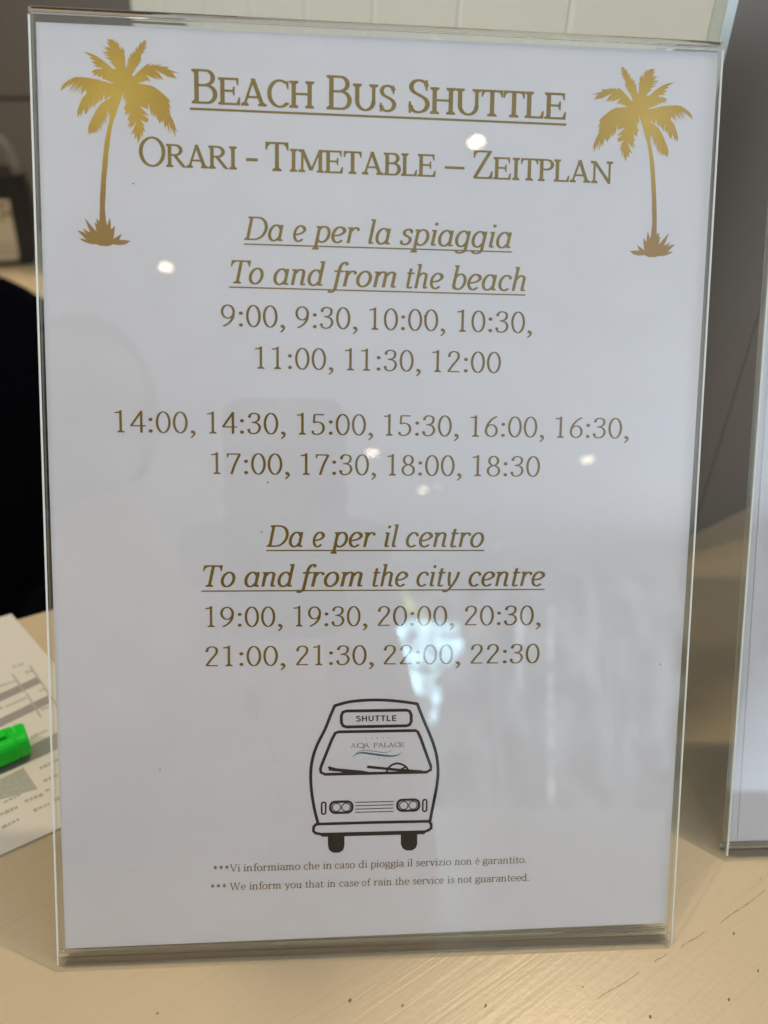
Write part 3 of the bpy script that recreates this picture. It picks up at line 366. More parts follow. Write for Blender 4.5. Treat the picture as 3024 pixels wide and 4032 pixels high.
def lacquer():
    """cream-lacquered wood: brushed grain running with the counter, fine pores, worn gloss"""
    m = bpy.data.materials.new('lacquered_wood'); m.use_nodes = True; nt = m.node_tree; p = nt.nodes['Principled BSDF']; N = nt.nodes; L = nt.links.new
    tc = N.new('ShaderNodeTexCoord'); mp = N.new('ShaderNodeMapping'); mp.vector_type = 'POINT'; mp.inputs['Rotation'].default_value = (0, 0, -GR); mp2 = N.new('ShaderNodeMapping'); mp2.inputs['Scale'].default_value = (14, 620, 1)
    L(tc.outputs['Object'], mp.inputs[0]); L(mp.outputs[0], mp2.inputs[0])
    n1 = N.new('ShaderNodeTexNoise'); n1.inputs['Scale'].default_value = 1; n1.inputs['Detail'].default_value = 5; n1.inputs['Distortion'].default_value = .4; L(mp2.outputs[0], n1.inputs['Vector'])
    n2 = N.new('ShaderNodeTexNoise'); n2.inputs['Scale'].default_value = 7; n2.inputs['Detail'].default_value = 4; L(mp.outputs[0], n2.inputs['Vector'])
    n3 = N.new('ShaderNodeTexNoise'); n3.inputs['Scale'].default_value = 420; n3.inputs['Detail'].default_value = 2; L(mp.outputs[0], n3.inputs['Vector'])
    r = N.new('ShaderNodeValToRGB'); e = r.color_ramp.elements; e[0].position = .30; e[0].color = (*WOOD0, 1); e[1].position = .46; e[1].color = (*WOOD1, 1); L(n1.outputs[0], r.inputs[0])
    r2 = N.new('ShaderNodeValToRGB'); e = r2.color_ramp.elements; e[0].position = .3; e[0].color = (.93, .93, .90, 1); e[1].position = .7; e[1].color = (1, 1, 1, 1); L(n2.outputs[0], r2.inputs[0])
    mx = N.new('ShaderNodeMix'); mx.data_type = 'RGBA'; mx.blend_type = 'MULTIPLY'; mx.inputs['Factor'].default_value = 1; L(r.outputs[0], mx.inputs['A']); L(r2.outputs[0], mx.inputs['B']); L(mx.outputs['Result'], p.inputs['Base Color'])
    a = N.new('ShaderNodeMath'); a.operation = 'MULTIPLY_ADD'; a.inputs[1].default_value = .6; L(n3.outputs[0], a.inputs[0]); L(n1.outputs[0], a.inputs[2])
    b = N.new('ShaderNodeBump'); b.inputs['Strength'].default_value = .33; b.inputs['Distance'].default_value = .00028; L(a.outputs[0], b.inputs['Height']); L(b.outputs[0], p.inputs['Normal'])
    p.inputs['Roughness'].default_value = .30; p.inputs['Specular IOR Level'].default_value = .5
    return m
GR = math.atan2(.50, .866)
WOOD0 = (.535, .435, .28); WOOD1 = (.57, .465, .305)

M_wood = lacquer()
M_clear = acrylic('clear_acrylic', (.985, .992, .988))
M_edge = acrylic('polished_acrylic_edge', (.93, .96, .93), .10, .1)
M_fold = bpy.data.materials.new('acrylic_fold'); M_fold.use_nodes = True
_g = M_fold.node_tree.nodes.new('ShaderNodeBsdfGlass'); _g.inputs['IOR'].default_value = 1.49; _g.inputs['Color'].default_value = (.985, .985, .98, 1); _g.inputs['Roughness'].default_value = 0
M_fold.node_tree.links.new(_g.outputs[0], M_fold.node_tree.nodes['Material Output'].inputs[0])
M_edge_glint = acrylic('painted_edge_glint', (.9, .93, .88), .80, .1)
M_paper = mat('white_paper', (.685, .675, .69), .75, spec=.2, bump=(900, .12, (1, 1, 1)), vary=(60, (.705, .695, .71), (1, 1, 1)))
M_gold = mat('printed_gold', (.60, .40, .075), .55, spec=.3, vary=(45, (.42, .26, .05), (1, 1, 1)))
def palm_gold(name, pos):
    # printed gradient of the clip art: bright gold at the crown, bronze at the tips
    m = mat(name, (.6, .4, .06), .55, spec=.3); nt = m.node_tree; N = nt.nodes; L = nt.links.new
    tc = N.new('ShaderNodeTexCoord'); vm = N.new('ShaderNodeVectorMath'); vm.operation = 'DISTANCE'; vm.inputs[1].default_value = pos; L(tc.outputs['Object'], vm.inputs[0])
    n = N.new('ShaderNodeTexNoise'); n.inputs['Scale'].default_value = 90; n.inputs['Detail'].default_value = 5; L(tc.outputs['Object'], n.inputs['Vector'])
    a = N.new('ShaderNodeMath'); a.operation = 'MULTIPLY_ADD'; a.inputs[1].default_value = 32; L(vm.outputs['Value'], a.inputs[0])
    s = N.new('ShaderNodeMath'); s.operation = 'MULTIPLY_ADD'; s.inputs[1].default_value = .5; s.inputs[2].default_value = -.25; L(n.outputs[0], s.inputs[0]); L(s.outputs[0], a.inputs[2])
    r = N.new('ShaderNodeValToRGB'); e = r.color_ramp.elements; e[0].position = .0; e[0].color = (.64, .43, .05, 1); e[1].position = .95; e[1].color = (.34, .19, .03, 1)
    k = e.new(.45); k.color = (.50, .31, .02, 1)
    L(a.outputs[0], r.inputs[0]); L(r.outputs[0], N['Principled BSDF'].inputs['Base Color']); return m
M_ink = mat('olive_gold_ink', (.22, .15, .018), .6, spec=.2, vary=(300, (.26, .18, .03), (1, 1, 1)))
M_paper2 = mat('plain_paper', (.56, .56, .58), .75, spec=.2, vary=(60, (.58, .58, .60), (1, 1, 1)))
M_brown = mat('brown_ink', (.19, .116, .014), .6, spec=.2)
M_note = mat('small_print_ink', (.20, .135, .05), .6, spec=.2)
M_black = mat('black_ink', (.012, .013, .013), .55, spec=.25)
M_teal = mat('teal_ink', (.04, .13, .17), .6)
M_sky = mat('pale_blue_ink', (.22, .33, .37), .6)
M_logo = mat('russet_ink', (.20, .12, .08), .6)
M_plank = mat('painted_plank', (.78, .81, .74), .5, bump=(40, .15, (1, 1, .1)), vary=(6, (.81, .84, .77), (1, 1, .3)))
M_gap = mat('plank_joint', (.90, .93, .88), .6)
M_plaster = mat('dull_taupe_paint', (.16, .135, .10), .55, bump=(90, .25, (1, 1, .25)), vary=(3, (.145, .12, .088), (1, 1, 1)))
M_trim = mat('pale_corner_bead', (.60, .66, .60), .5)
M_wall = mat('taupe_cabinet_front', (.17, .145, .105), .5, bump=(8, .2, (1, 1, 1)))
M_floor = mat('beige_stone_floor', (.34, .24, .16), .4, vary=(5, (.40, .29, .20), (1, 1, 1)))
M_navy = mat('near_black_fabric', (.002, .0022, .004), 1.0, spec=.05, bump=(300, .4, (1, 1, 1)))
M_blackp = mat('black_plastic', (.012, .012, .012), .4)
M_grayp = mat('grey_strap', (.20, .19, .17), .6)
M_card = mat('cream_card', (.55, .50, .36), .7)
M_cardmark = mat('faded_brown_print', (.28, .20, .12), .7)
M_green = mat('fluorescent_green_plastic', (.0, .60, .02), .35, spec=.4)
M_green2 = mat('dark_green_barrel', (.01, .20, .05), .4)
M_form = mat('form_paper', (.66, .64, .58), .8, spec=.2)
M_grey1 = mat('grey_table_print', (.30, .29, .27), .8)
M_grey2 = mat('light_grey_print', (.42, .43, .38), .8, vary=(900, (.34, .36, .31), (1, 1, 1)))
M_txt = mat('soft_grey_text', (.40, .39, .35), .8)
M_ceil = mat('white_ceiling_paint', (.80, .80, .79), .7)
M_lobby = mat('warm_grey_wall_paint', (.32, .23, .17), .8)
M_metal = mat('white_trim_ring', (.7, .7, .68), .35)
M_pore = mat('dark_pore', (.20, .14, .075), .7)
M_skin = mat('skin', (.22, .13, .095), .5); M_shirt = mat('beige_cotton_shirt', (.58, .40, .28), .85); M_hair = mat('dark_brown_hair', (.03, .02, .015), .6)

C = Vector(W['C']); pd = Vector(W['pdir']); rd = Vector((-pd.y * -1, -pd.x, 0)); rd = Vector((pd.y, -pd.x, 0))
Z = Vector((0, 0, 1))
pn = Vector((-rd.x, -rd.y, 0))            # the plank face looks this way
# ---------------------------------------------------------------- the counter
ed = Vector(W['edge'][1]) - Vector(W['edge'][0]); ed.z = 0; ed.normalize()
e0 = Vector(W['edge'][1])
def isect(p, d, q, e):
    t = ((q.x - p.x) * e.y - (q.y - p.y) * e.x) / (d.x * e.y - d.y * e.x); return p + d * t
hitp = isect(e0, ed, C, pd)
wd = Vector(W['wall'][1]) - Vector(W['wall'][0]); wd.z = 0; wd.normalize()
C2 = C
far_r = C2 + rd * .9
outline = [hitp - Z * 0, C2, far_r, far_r - pd * 1.3, far_r - pd * 1.3 - rd * 2.4, e0 - ed * 1.25]
outline = [Vector((p.x, p.y, 0)) for p in outline]
ct = thing('reception_counter', 'cream lacquered wood counter carrying both sign holders', 'counter', (0, -.3, -1.1))
vs, fs = prism([p - Z * .04 for p in outline], Z * .04)
mesh('counter_top', vs, fs, M_wood, ct)
inner = [Vector((p.x, p.y, -1.09)) for p in outline]; cen = sum(inner, Vector()) / len(inner)
vs, fs = prism([p + (cen - p).normalized() * .04 for p in inner], Z * 1.049); mesh('counter_body', vs, fs, M_plaster, ct)
# dark pores and open grain marks in the lacquer, sunk marks lying just on the face
P_ = []
for a, b in W['scr']:
    a, b = Vector(a), Vector(b); d = (b - a).normalized(); n_ = Vector((-d.y, d.x, 0)); k = 14; L_, R_ = [], []
    for i in range(k + 1):
        t = i / k; c_ = a.lerp(b, t) + n_ * .0002 * math.sin(7 * t); w_ = .00004 + .00013 * random.random() * math.sin(math.pi * t) ** .5
        L_.append(c_ + n_ * w_); R_.append(c_ - n_ * w_)
    for i in range(k): P_.append(([L_[i] + Z * 5e-5, L_[i + 1] + Z * 5e-5, R_[i + 1] + Z * 5e-5, R_[i] + Z * 5e-5], [[0, 1, 2, 3]]))
for x, y, _ in W['pores']:
    a = random.uniform(.00035, .0008); b = a * random.uniform(.4, .7); th = GR + .4
    P_.append(([(x + a * math.cos(t) * math.cos(th) - b * math.sin(t) * math.sin(th), y + a * math.cos(t) * math.sin(th) + b * math.sin(t) * math.cos(th), 6e-5) for t in [i * math.pi / 5 for i in range(10)]], [list(range(10))]))
for i in range(36):
    x, y = random.uniform(-.1, .45), random.uniform(-.16, .02); a = random.uniform(.00012, .0003); th = random.random() * 3
    P_.append(([(x + a * math.cos(t + th), y + a * .6 * math.sin(t), 6e-5) for t in [i * math.pi / 3 for i in range(6)]], [list(range(6))]))
vs, fs = merge(P_); mesh('grain_mark', vs, fs, M_pore, ct)['kind'] = 'stuff'

# ---------------------------------------------------------------- low partition: plank face to the left, plain taupe face to the right
PH = .50
pa = thing('partition', 'corner partition with pale upright planks and a taupe side', 'partition', (C.x, C.y, -1.1))
pl = [Vector((p[0], p[1], 0)) for p in W['planks']]
ts = [(p - C).dot(pd) for p in pl]; ts[-1] = 0.0
ts = [0 if abs(t) < .01 else t for t in ts]
tmax = max(ts)
vs, fs = merge([obox(C, pd, rd, Z, (.0054, tmax), (.0002, .0060), (-1.1, PH)), obox(C, pd, rd, Z, (.046, tmax), (.0061, .05), (-1.1, PH))]); mesh('partition_core', vs, fs, M_gap, pa)
for i in range(8):
    a, b = ts[i + 1] + .0024, ts[i] - .0024
    if i == 7: a = .0056
    vs, fs = obox(C, pd, rd, Z, (a, b), (-.0004, .0001), (-1.1, PH)); mesh('plank', vs, fs, M_plank, pa)
vs, fs = obox(C, pd, rd, Z, (-.0012, .0052), (-.0012, .006), (-1.1, PH)); mesh('corner_bead', vs, fs, M_trim, pa, bevel=.001)
J = Vector(W['joint']); tj = (J - C).dot(rd)
vs, fs = obox(C, rd, pd, Z, (.0064, tj - .0001), (.0, .045), (-1.1, PH)); mesh('side_panel', vs, fs, M_plaster, pa, bevel=.0015)
vs, fs = obox(C, rd, pd, Z, (tj + .0001, .9), (.0, .045), (-1.1, PH + .36)); mesh('side_panel', vs, fs, M_plaster, pa, bevel=.0015)  # unseen extra height added to block the key downlight between the signs
vs, fs = obox(C, pd, rd, Z, (-.008, tmax), (-.008, .058), (PH + .0005, PH + .018)); v2, f2 = obox(C, rd, pd, Z, (.0582, tj - .0005), (-.008, .053), (PH + .0005, PH + .018))
vs, fs = merge([(vs, fs), (v2, f2)]); mesh('capping', vs, fs, M_trim, pa)

# ---------------------------------------------------------------- back of the office: far cabinet wall, desk, floor
fw = [Vector(p) for p in W['farwall']]; nb = Vector(W['nb']); ux = Vector((nb.y, -nb.x, 0)); fz = fw[1].z
cb = thing('wall_cabinet', 'taupe cabinet wall with a level joint behind the desk', 'cabinet', (fw[1].x, fw[1].y, -1.1))
F0 = Vector((fw[1].x, fw[1].y, 0))
for a, b in ((-1.2, -.42), (-.414, 1.6)):
    for z0, z1 in ((-1.1, fz - .0035), (fz + .0035, 1.2)):
        vs, fs = obox(F0, ux, nb, Z, (a, b), (0, .02), (z0, z1)); mesh('cabinet_door', vs, fs, M_wall, cb, bevel=.003)
vs, fs = obox(F0, ux, nb, Z, (-1.2, 1.6), (.022, .4), (-1.1, 1.2)); mesh('cabinet_body', vs, fs, M_wall, cb)
zd = W['zd']; D1 = Vector(W['deskfront'][0]); D2 = Vector(W['deskfront'][1])
dk = thing('back_desk', 'pale wood desk at the back left, mostly hidden by a dark chair', 'desk', (F0.x - .1, F0.y - .5, -1.1))
dep = (F0 - D1).dot(nb)
vs, fs = obox(D1, ux, nb, Z, (-.9, .75), (-.25, dep - .002), (-.035, 0)); mesh('desk_top', vs, fs, M_wood, dk, bevel=.004)
for a in (-.85, .68):
    vs, fs = obox(D1, ux, nb, Z, (a, a + .04), (-.2, dep - .03), (-1.1 - zd, -.0352)); mesh('leg', vs, fs, M_wall, dk)
fl = mesh('floor', [(-5, -9, -1.1), (5, -9, -1.1), (5, 4, -1.1), (-5, 4, -1.1)], [[0, 1, 2, 3]], M_floor); fl['kind'] = 'structure'
ce = mesh('ceiling', *prism([(-4, -10, CEIL), (4, -10, CEIL), (4, 2.6, CEIL), (-4, 2.6, CEIL)], (0, 0, .05)), M_ceil); ce['kind'] = 'structure'
rw = mesh('lobby_wall', *prism([(-4, -9.5, -1.1), (4, -9.5, -1.1), (4, -9.5, CEIL - .001), (-4, -9.5, CEIL - .001)], (0, -.1, 0)), M_lobby); rw['kind'] = 'structure'
where = ['over the partition behind the signs', 'over the left end of the counter', 'over the counter, inward of the one at its left end', 'added over the back desk to brighten it', 'nearest the counter on the lobby side', 'left of the lobby, second from the counter', 'in the middle of the lobby ceiling', 'at the right of the lobby ceiling', 'past the middle of the lobby ceiling', 'small and dim beside the middle lamp', 'far down the lobby', 'farther down the lobby at the right', 'farthest down the lobby', 'faint one right of the pair down the lobby', 'faint one near the lobby end']
for i, (xy, w_, c_, r_, *sp) in enumerate(DOWN):
    ring = []; k = 28; ri, ro = r_ + .004, r_ + .016; prof = [(ri, -.001), (ri + .002, -.005), (ro, -.003), (ro, -.0002), (ri, -.0002)]
    vs = [(xy[0] + r * math.cos(2 * math.pi * j / k), xy[1] + r * math.sin(2 * math.pi * j / k), CEIL + z) for j in range(k) for r, z in prof]
    fs = [[j * 5 + a, j * 5 + (a + 1) % 5, ((j + 1) % k) * 5 + (a + 1) % 5, ((j + 1) % k) * 5 + a] for j in range(k) for a in range(5)]
    tag(mesh('downlight', vs, fs, M_metal, smooth_=True), 'round white ceiling downlight ' + where[i], 'ceiling light', 'ceiling downlights')

# card stand on the desk
fn = Vector(W['fn']); base = Vector(W['stand'][1])
cs = thing('card_stand', 'black stand with a cream printed card on the back desk', 'card stand', (base.x, base.y, zd))
def settle(pts): return [Vector((p[0], p[1], max(p[2], zd + .001))) for p in pts]
back = fn * -.10 if fn.y < 0 else fn * .10
vs, fs = prism(settle(W['stand']), back); mesh('stand_body', vs, fs, M_blackp, cs, bevel=.006)
fwd = -back.normalized()
vs, fs = prism([Vector(p) + fwd * .004 for p in W['card']], back.normalized() * .003); cd = mesh('card', vs, fs, M_card, cs)
def on_card(u0, u1, v0, v1):
    a = Vector(W['card'][1]); b = Vector(W['card'][2]); c = Vector(W['card'][6]); 
    q = lambda u, v: b + (a - b) * u + (c - b) * v + fwd * .0046
    return [q(u0, v0), q(u1, v0), q(u1, v1), q(u0, v1)]
for t in [(.1, .4, .05, .13), (.0, .35, .18, .26), (.2, .45, .30, .34), (.05, .9, .72, .735), (.05, .9, .80, .815), (.02, .9, .88, .895)]: mesh('print', on_card(*t), [[0, 1, 2, 3]], M_cardmark, cd)
hpts = [Vector(p) for p in W['handle']]
path = [(p, .007) for p in hpts]
def tube(pts, r, k=10):
    V_, F_ = [], []
    for i, p in enumerate(pts):
        d = (pts[min(i + 1, len(pts) - 1)] - pts[max(i - 1, 0)]).normalized(); a = d.cross(fn).normalized(); b = d.cross(a).normalized()
        for j in range(k): t = 2 * math.pi * j / k; V_.append(p + a * r * math.cos(t) + b * r * math.sin(t))
    for i in range(len(pts) - 1):
        for j in range(k): F_.append([i * k + j, i * k + (j + 1) % k, (i + 1) * k + (j + 1) % k, (i + 1) * k + j])
    F_ += [list(range(k))[::-1], [len(V_) - k + j for j in range(k)]]
    return V_, F_
vs, fs = tube(hpts, .012); mesh('handle', vs, fs, M_grayp, cs, smooth_=True)

# dark chair behind the counter
chp = [Vector(p) for p in W['chair']]; cn = Vector((0, .92, -.39)).normalized()
cc = sum(chp, Vector()) / len(chp)
ch = thing('office_chair', 'near-black padded chair behind the counter at the left', 'chair', (cc.x, cc.y + .2, -1.1))
sm = []
for i in range(len(chp)):
    for j in range(4):
        t = j / 4; a, b, c_, d_ = chp[i - 1], chp[i], chp[(i + 1) % len(chp)], chp[(i + 2) % len(chp)]
        sm.append(.5 * (2 * b + (c_ - a) * t + (2 * a - 5 * b + 4 * c_ - d_) * t * t + (3 * b - 3 * c_ + d_ - a) * t ** 3))
rings = []
for sc_, off in ((.90, 0), (.965, .012), (1, .03), (1, .05), (.96, .068), (.88, .08)): rings.append([cc + (p - cc) * sc_ + cn * off for p in sm])
n = len(sm); vs = [p for r_ in rings for p in r_]; fs = [[k * n + i, k * n + (i + 1) % n, (k + 1) * n + (i + 1) % n, (k + 1) * n + i] for k in range(5) for i in range(n)] + [list(range(n))[::-1], [5 * n + i for i in range(n)]]
mesh('backrest', vs, fs, M_navy, ch, smooth_=True)
vs, fs = obox((cc.x - .02, cc.y + .12, 0), (1, 0, 0), (0, 1, 0), Z, (-.22, .22), (-.02, .42), (-.62, -.53)); mesh('seat', vs, fs, M_navy, ch, bevel=.03)
vs, fs = tube([Vector((cc.x, cc.y + .3, -1.06)), Vector((cc.x, cc.y + .3, -.62))], .025); mesh('column', vs, fs, M_blackp, ch)
for k in range(5):
    t = k * 2 * math.pi / 5; c0 = Vector((cc.x, cc.y + .3, -1.04)); vs, fs = tube([c0, c0 + Vector((math.cos(t) * .28, math.sin(t) * .28, -.03))], .016); mesh('foot', vs, fs, M_blackp, ch)

# ---------------------------------------------------------------- the sign holder (folded clear acrylic)
TAU = R(25.5); s_, c_ = math.sin(TAU), math.cos(TAU); H0 = .0062
AX, AY, AZ = Vector((1, 0, 0)), Vector((0, s_, c_)), Vector((0, -c_, s_)); O = Vector((0, 0, H0))
def P3(x, v, n=0): return O + AX * x * .001 + AY * v * .001 + AZ * n * .001
def lerp(t, a, b): return a + (b - a) * t
def left(v): return lerp(min(max(v / 300, 0), 1), -2.75, -1.15)
def right(v): return lerp(min(max(v / 300, 0), 1), 211.5, 211.15)
T = .8                                                     # half thickness, mm
cl = []                                                     # centre line (n, v) of the folded sheet
for v in (-5.4, -2, 5, 20, 60, 120, 180, 240, 285, 297.4): cl.append((1.25, v))
for k in range(1, 14): t = math.pi * k / 14; cl.append((1.25 * math.cos(t), 297.4 + 1.6 * math.sin(t)))
for v in (297.4, 285, 240, 180, 120, 60, 20, 5, .8): cl.append((-1.25, v))
bx, by = -c_, s_                                            # straight back along the counter, in (n, v)
q0 = (-1.25, .8); foot_v = -4.05
for k in range(1, 7):
    t = k / 6; a = (q0[0], q0[1] - 5.5 * t); b = (q0[0] + bx * 3 * t * 1.0, q0[1] - 5.5 + by * 3 * t); cl.append((lerp(t, a[0], b[0]), lerp(t, a[1], b[1])))
last = cl[-1]
for d in (10, 40, 82): cl.append((last[0] + bx * d, last[1] + by * d))
Vv, Ff = [], []; mi = []
n = len(cl); sec = []
for i, (a, b) in enumerate(cl):
    a0, b0 = cl[max(i - 1, 0)]; a1, b1 = cl[min(i + 1, n - 1)]; dn, dv = a1 - a0, b1 - b0; l = math.hypot(dn, dv); nn, nv = dv / l, -dn / l
    for sg in (1, -1): sec.append((a + nn * T * sg, b + nv * T * sg))
# solid: left and right rims with rounded lips
for (a, b) in sec:
    xl, xr = left(b), right(b)
    for x in (xl, xr): Vv.append(P3(x, b, a))
idx = lambda i, s, e: (i * 2 + s) * 2 + e                   # section i, side s (0 outer, 1 inner), end e (0 left, 1 right)
for i in range(n - 1):
    Ff.append([idx(i, 0, 0), idx(i, 0, 1), idx(i + 1, 0, 1), idx(i + 1, 0, 0)]); mi.append(0)
    Ff.append([idx(i, 1, 0), idx(i + 1, 1, 0), idx(i + 1, 1, 1), idx(i, 1, 1)]); mi.append(0)
    for e in (0, 1): Ff.append([idx(i, 0, e), idx(i + 1, 0, e), idx(i + 1, 1, e), idx(i, 1, e)]); mi.append(0 if i > n - 6 else 1)
for i in (0, n - 1): Ff.append([idx(i, 0, 0), idx(i, 0, 1), idx(i, 1, 1), idx(i, 1, 0)]); mi.append(1 if i == 0 else 0)
h1 = thing('sign_holder', 'clear acrylic slanted sign holder with the shuttle timetable in it', 'sign holder', (.105, .04, 0), 'clear acrylic sign holders')
sh = mesh('folded_sheet', Vv, Ff, [M_clear, M_edge, M_fold], h1)
for p_, k in zip(sh.data.polygons, mi):
    p_.material_index = k
    if k == 0 and all((h1.location + sh.data.vertices[i].co - O).dot(AY) > .2973 for i in p_.vertices): p_.material_index = 2
for p_ in sh.data.polygons:
    if p_.material_index == 0 and all((h1.location + sh.data.vertices[i].co - O).dot(AY) < -.0018 and (h1.location + sh.data.vertices[i].co - O).dot(AZ) > -.006 for i in p_.vertices): p_.material_index = 2
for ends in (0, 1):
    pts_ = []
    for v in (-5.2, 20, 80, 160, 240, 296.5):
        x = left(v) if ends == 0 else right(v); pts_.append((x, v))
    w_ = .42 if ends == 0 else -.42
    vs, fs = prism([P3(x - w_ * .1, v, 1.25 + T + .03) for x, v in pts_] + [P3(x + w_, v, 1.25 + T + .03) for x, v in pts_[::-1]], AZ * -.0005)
    mesh('edge_glint_strip', vs, fs, M_edge_glint, h1)  # pale strip painting the bright line that light draws along the edge
off2 = Vector(W['s2']) - O - Vector((-.00068, -.0005, 0)); off2.z = 0
h2 = copy_tree(h1); h2.location = h1.location + off2
h2['label'] = 'second clear acrylic sign holder, cut by the right edge of the photo'

# ---------------------------------------------------------------- the timetable sheet with its print
ps = thing('timetable_sheet', 'white printed beach shuttle timetable with gold palms and a bus', 'printed sheet', (.105, .07, H0), 'white sheets in the sign holders')
cor = [(-.68, -.55), (209.61, .88), (210.47, 296.56), (.29, 295.42)]
g = 24; vs = []
for side in (0, -.12):
    for j in range(g + 1):
        for i in range(g + 1):
            u, v = i / g, j / g
            x = lerp(v, lerp(u, cor[0][0], cor[1][0]), lerp(u, cor[3][0], cor[2][0])); y = lerp(v, lerp(u, cor[0][1], cor[1][1]), lerp(u, cor[3][1], cor[2][1]))
            x += -.35 * math.sin(math.pi * v) * (1 - u)
            vs.append(P3(x, y, side))
G2 = (g + 1) ** 2; fs = [[j * (g + 1) + i, j * (g + 1) + i + 1, (j + 1) * (g + 1) + i + 1, (j + 1) * (g + 1) + i] for j in range(g) for i in range(g)]
fs += [[a + G2 for a in f[::-1]] for f in fs]
rim = [i for i in range(g + 1)] + [j * (g + 1) + g for j in range(1, g + 1)] + [g * (g + 1) + i for i in range(g - 1, -1, -1)] + [j * (g + 1) for j in range(g - 1, 0, -1)]
fs += [[rim[i], rim[(i + 1) % len(rim)], rim[(i + 1) % len(rim)] + G2, rim[i] + G2] for i in range(len(rim))]
mesh('sheet', vs, fs, M_paper, ps)
def ink(name, polys, m, lift=.05, label=None, parent=None):
    vs_, fs_ = [], []
    for grp in (polys if polys and isinstance(polys[0][0][0], (tuple, list)) else [polys]):
        v, f = union(grp); k0 = len(vs_); vs_ += v; fs_ += [[i + k0 for i in t] for t in f]
    o = mesh(name, [P3(x, y, lift) for x, y in vs_], fs_, m, parent or ps)
    if o.data.polygons and (o.data.polygons[0].normal @ AZ if False else o.data.polygons[0].normal.dot(AZ)) < 0: o.data.flip_normals()
    if label: o['label'] = label
    return o
INK = {'title': M_ink, 'sub': M_ink, 'h1': M_ink, 'h2': M_ink, 'h3': M_brown, 'h4': M_brown, 'n1': M_note, 'n2': M_note}
KIND = {'title': 'title_lettering', 'sub': 'subtitle_lettering', 'h1': 'heading_lettering', 'h2': 'heading_lettering', 'h3': 'heading_lettering', 'h4': 'heading_lettering', 'n1': 'footnote_lettering', 'n2': 'footnote_lettering'}
for k, b, h, st, ws in LN:
    polys = []
    for t, x0, x1 in ws: polys.append(word(t, st, x0, x1, b, h))
    for (kk, p, q, w_) in UL:
        if kk == k: ink('underline', [[(p[0], p[1] - w_ / 2), (q[0], q[1] - w_ / 2), (q[0], q[1] + w_ / 2), (p[0], p[1] + w_ / 2)]], INK[k], lift=.058)
    full = ' '.join(t for t, _, _ in ws).replace('_', '-')
    ink(KIND.get(k, 'timetable_lettering'), polys, INK.get(k, M_brown), label='printed line reading ' + full)
def ink_outline(name, pts, m, parent=None, lift=.05):
    V2 = [Vector(p) for p in pts]; n_ = len(V2)
    v, e, f, _, _, of = delaunay_2d_cdt(V2, [], [tuple(range(n_))], 1, 1e-6)
    o = mesh(name, [P3(p.x, p.y, lift) for p in v], f, m, parent or ps)
    if o.data.polygons[0].normal.dot(AZ) < 0: o.data.flip_normals()
    return o
PB = Vector((.105, .07, H0))
ink_outline('palm_print', PALM, palm_gold('gold_palm_ink', P3(23, 275) - PB))['label'] = 'gold palm print at the top left of the sheet'
ink_outline('palm_print', PALM2, palm_gold('gold_palm_ink_mirrored', P3(188, 276) - PB))['label'] = 'mirrored gold palm print at the top right of the sheet'
# the bus drawing
k = BUS['k']; BP = []
def bs(pts, w_, closed=False, sm_=False):
    pts = [tuple(p) for p in pts]
    if sm_: pts = smooth(pts)
    if closed: pts = pts + pts[:2]
    hw = w_ * k / 2; o = sweep(pts, hw)
    for p in pts: o.append(ell(p[0], p[1], hw, hw, 0, 360, 12)[:-1])
    return o
BP += bs(BUS['body'], 30, sm_=True) + bs(BUS['roof'], 30, sm_=True) + bs(BUS['side'], 30, sm_=True) + bs(BUS['bumper'], 30) + bs(BUS['bumper_top'], 30) + bs(BUS['under'], 42)
BP += bs(BUS['sign'], 31, True) + bs(BUS['screen'], 30, True) + [BUS['wiper1']] + bs([BUS['wiper1'][0], BUS['wiper1'][2]], 26) + bs(BUS['wiper2'], 28) + bs(BUS['wheel'], 20, sm_=True) + bs(BUS['spoke'], 18)
def stadium(c, hw, hh, r): 
    o = []
    for sx, sy, a in ((1, 1, 0), (-1, 1, 90), (-1, -1, 180), (1, -1, 270)): o += ell(c[0] + sx * (hw - r) * k, c[1] + sy * (hh - r) * k, r * k, r * k, a, a + 90, 24)
    return o
for c in (BUS['lampL'], BUS['lampR']): BP += bs(stadium(c, 110, 58, 50), 25, True)
for c in BUS['circ']: BP += bs(ell(c[0], c[1], 42 * k, 42 * k, 0, 345, 24), 10, True)
for c in BUS['ind']: BP += bs(stadium(c, 20, 62, 19), 17, True)
for l in BUS['grille']: BP += sweep([tuple(p) for p in l], 4.2 * k)
BP += [BUS['tyre1'], BUS['tyre2']]
ink('bus_print', BP, M_black, label='black line drawing of a shuttle bus seen from the front')
# SHUTTLE on its blind: plain sans letters
(x0, y0), (x1, y1) = BUS['shuttle']; polys = []; cx = 0
for ch_ in 'SHUTTLE':
    p = Pen(62, 62)
    if ch_ == 'S': p.cv((390, 560), (330, 630), (235, 645), (120, 600), (100, 500), (170, 410), (290, 350), (395, 280), (400, 150), (330, 60), (220, 50), (120, 75), (55, 150)); w_ = 450
    if ch_ == 'H': p.ln((80, 0), (80, 700)); p.ln((430, 0), (430, 700)); p.ln((80, 360), (430, 360)); w_ = 510
    if ch_ == 'U': p.ln((80, 700), (80, 250)); p.ln((430, 700), (430, 250)); p.el(255, 250, 175, 190, 180, 360); w_ = 510
    if ch_ == 'T': p.ln((0, 640), (440, 640)); p.ln((220, 0), (220, 640)); w_ = 440
    if ch_ == 'L': p.ln((80, 0), (80, 700)); p.ln((80, 60), (400, 60)); w_ = 400
    if ch_ == 'E': p.ln((80, 0), (80, 700)); p.ln((80, 60), (410, 60)); p.ln((80, 640), (410, 640)); p.ln((80, 350), (380, 350)); w_ = 410
    polys += [[(cx + a, b) for a, b in q] for q in p.o]; cx += w_ + 95
cx -= 95; sx_ = (x1 - x0) / cx; sy_ = 60 * k / 700
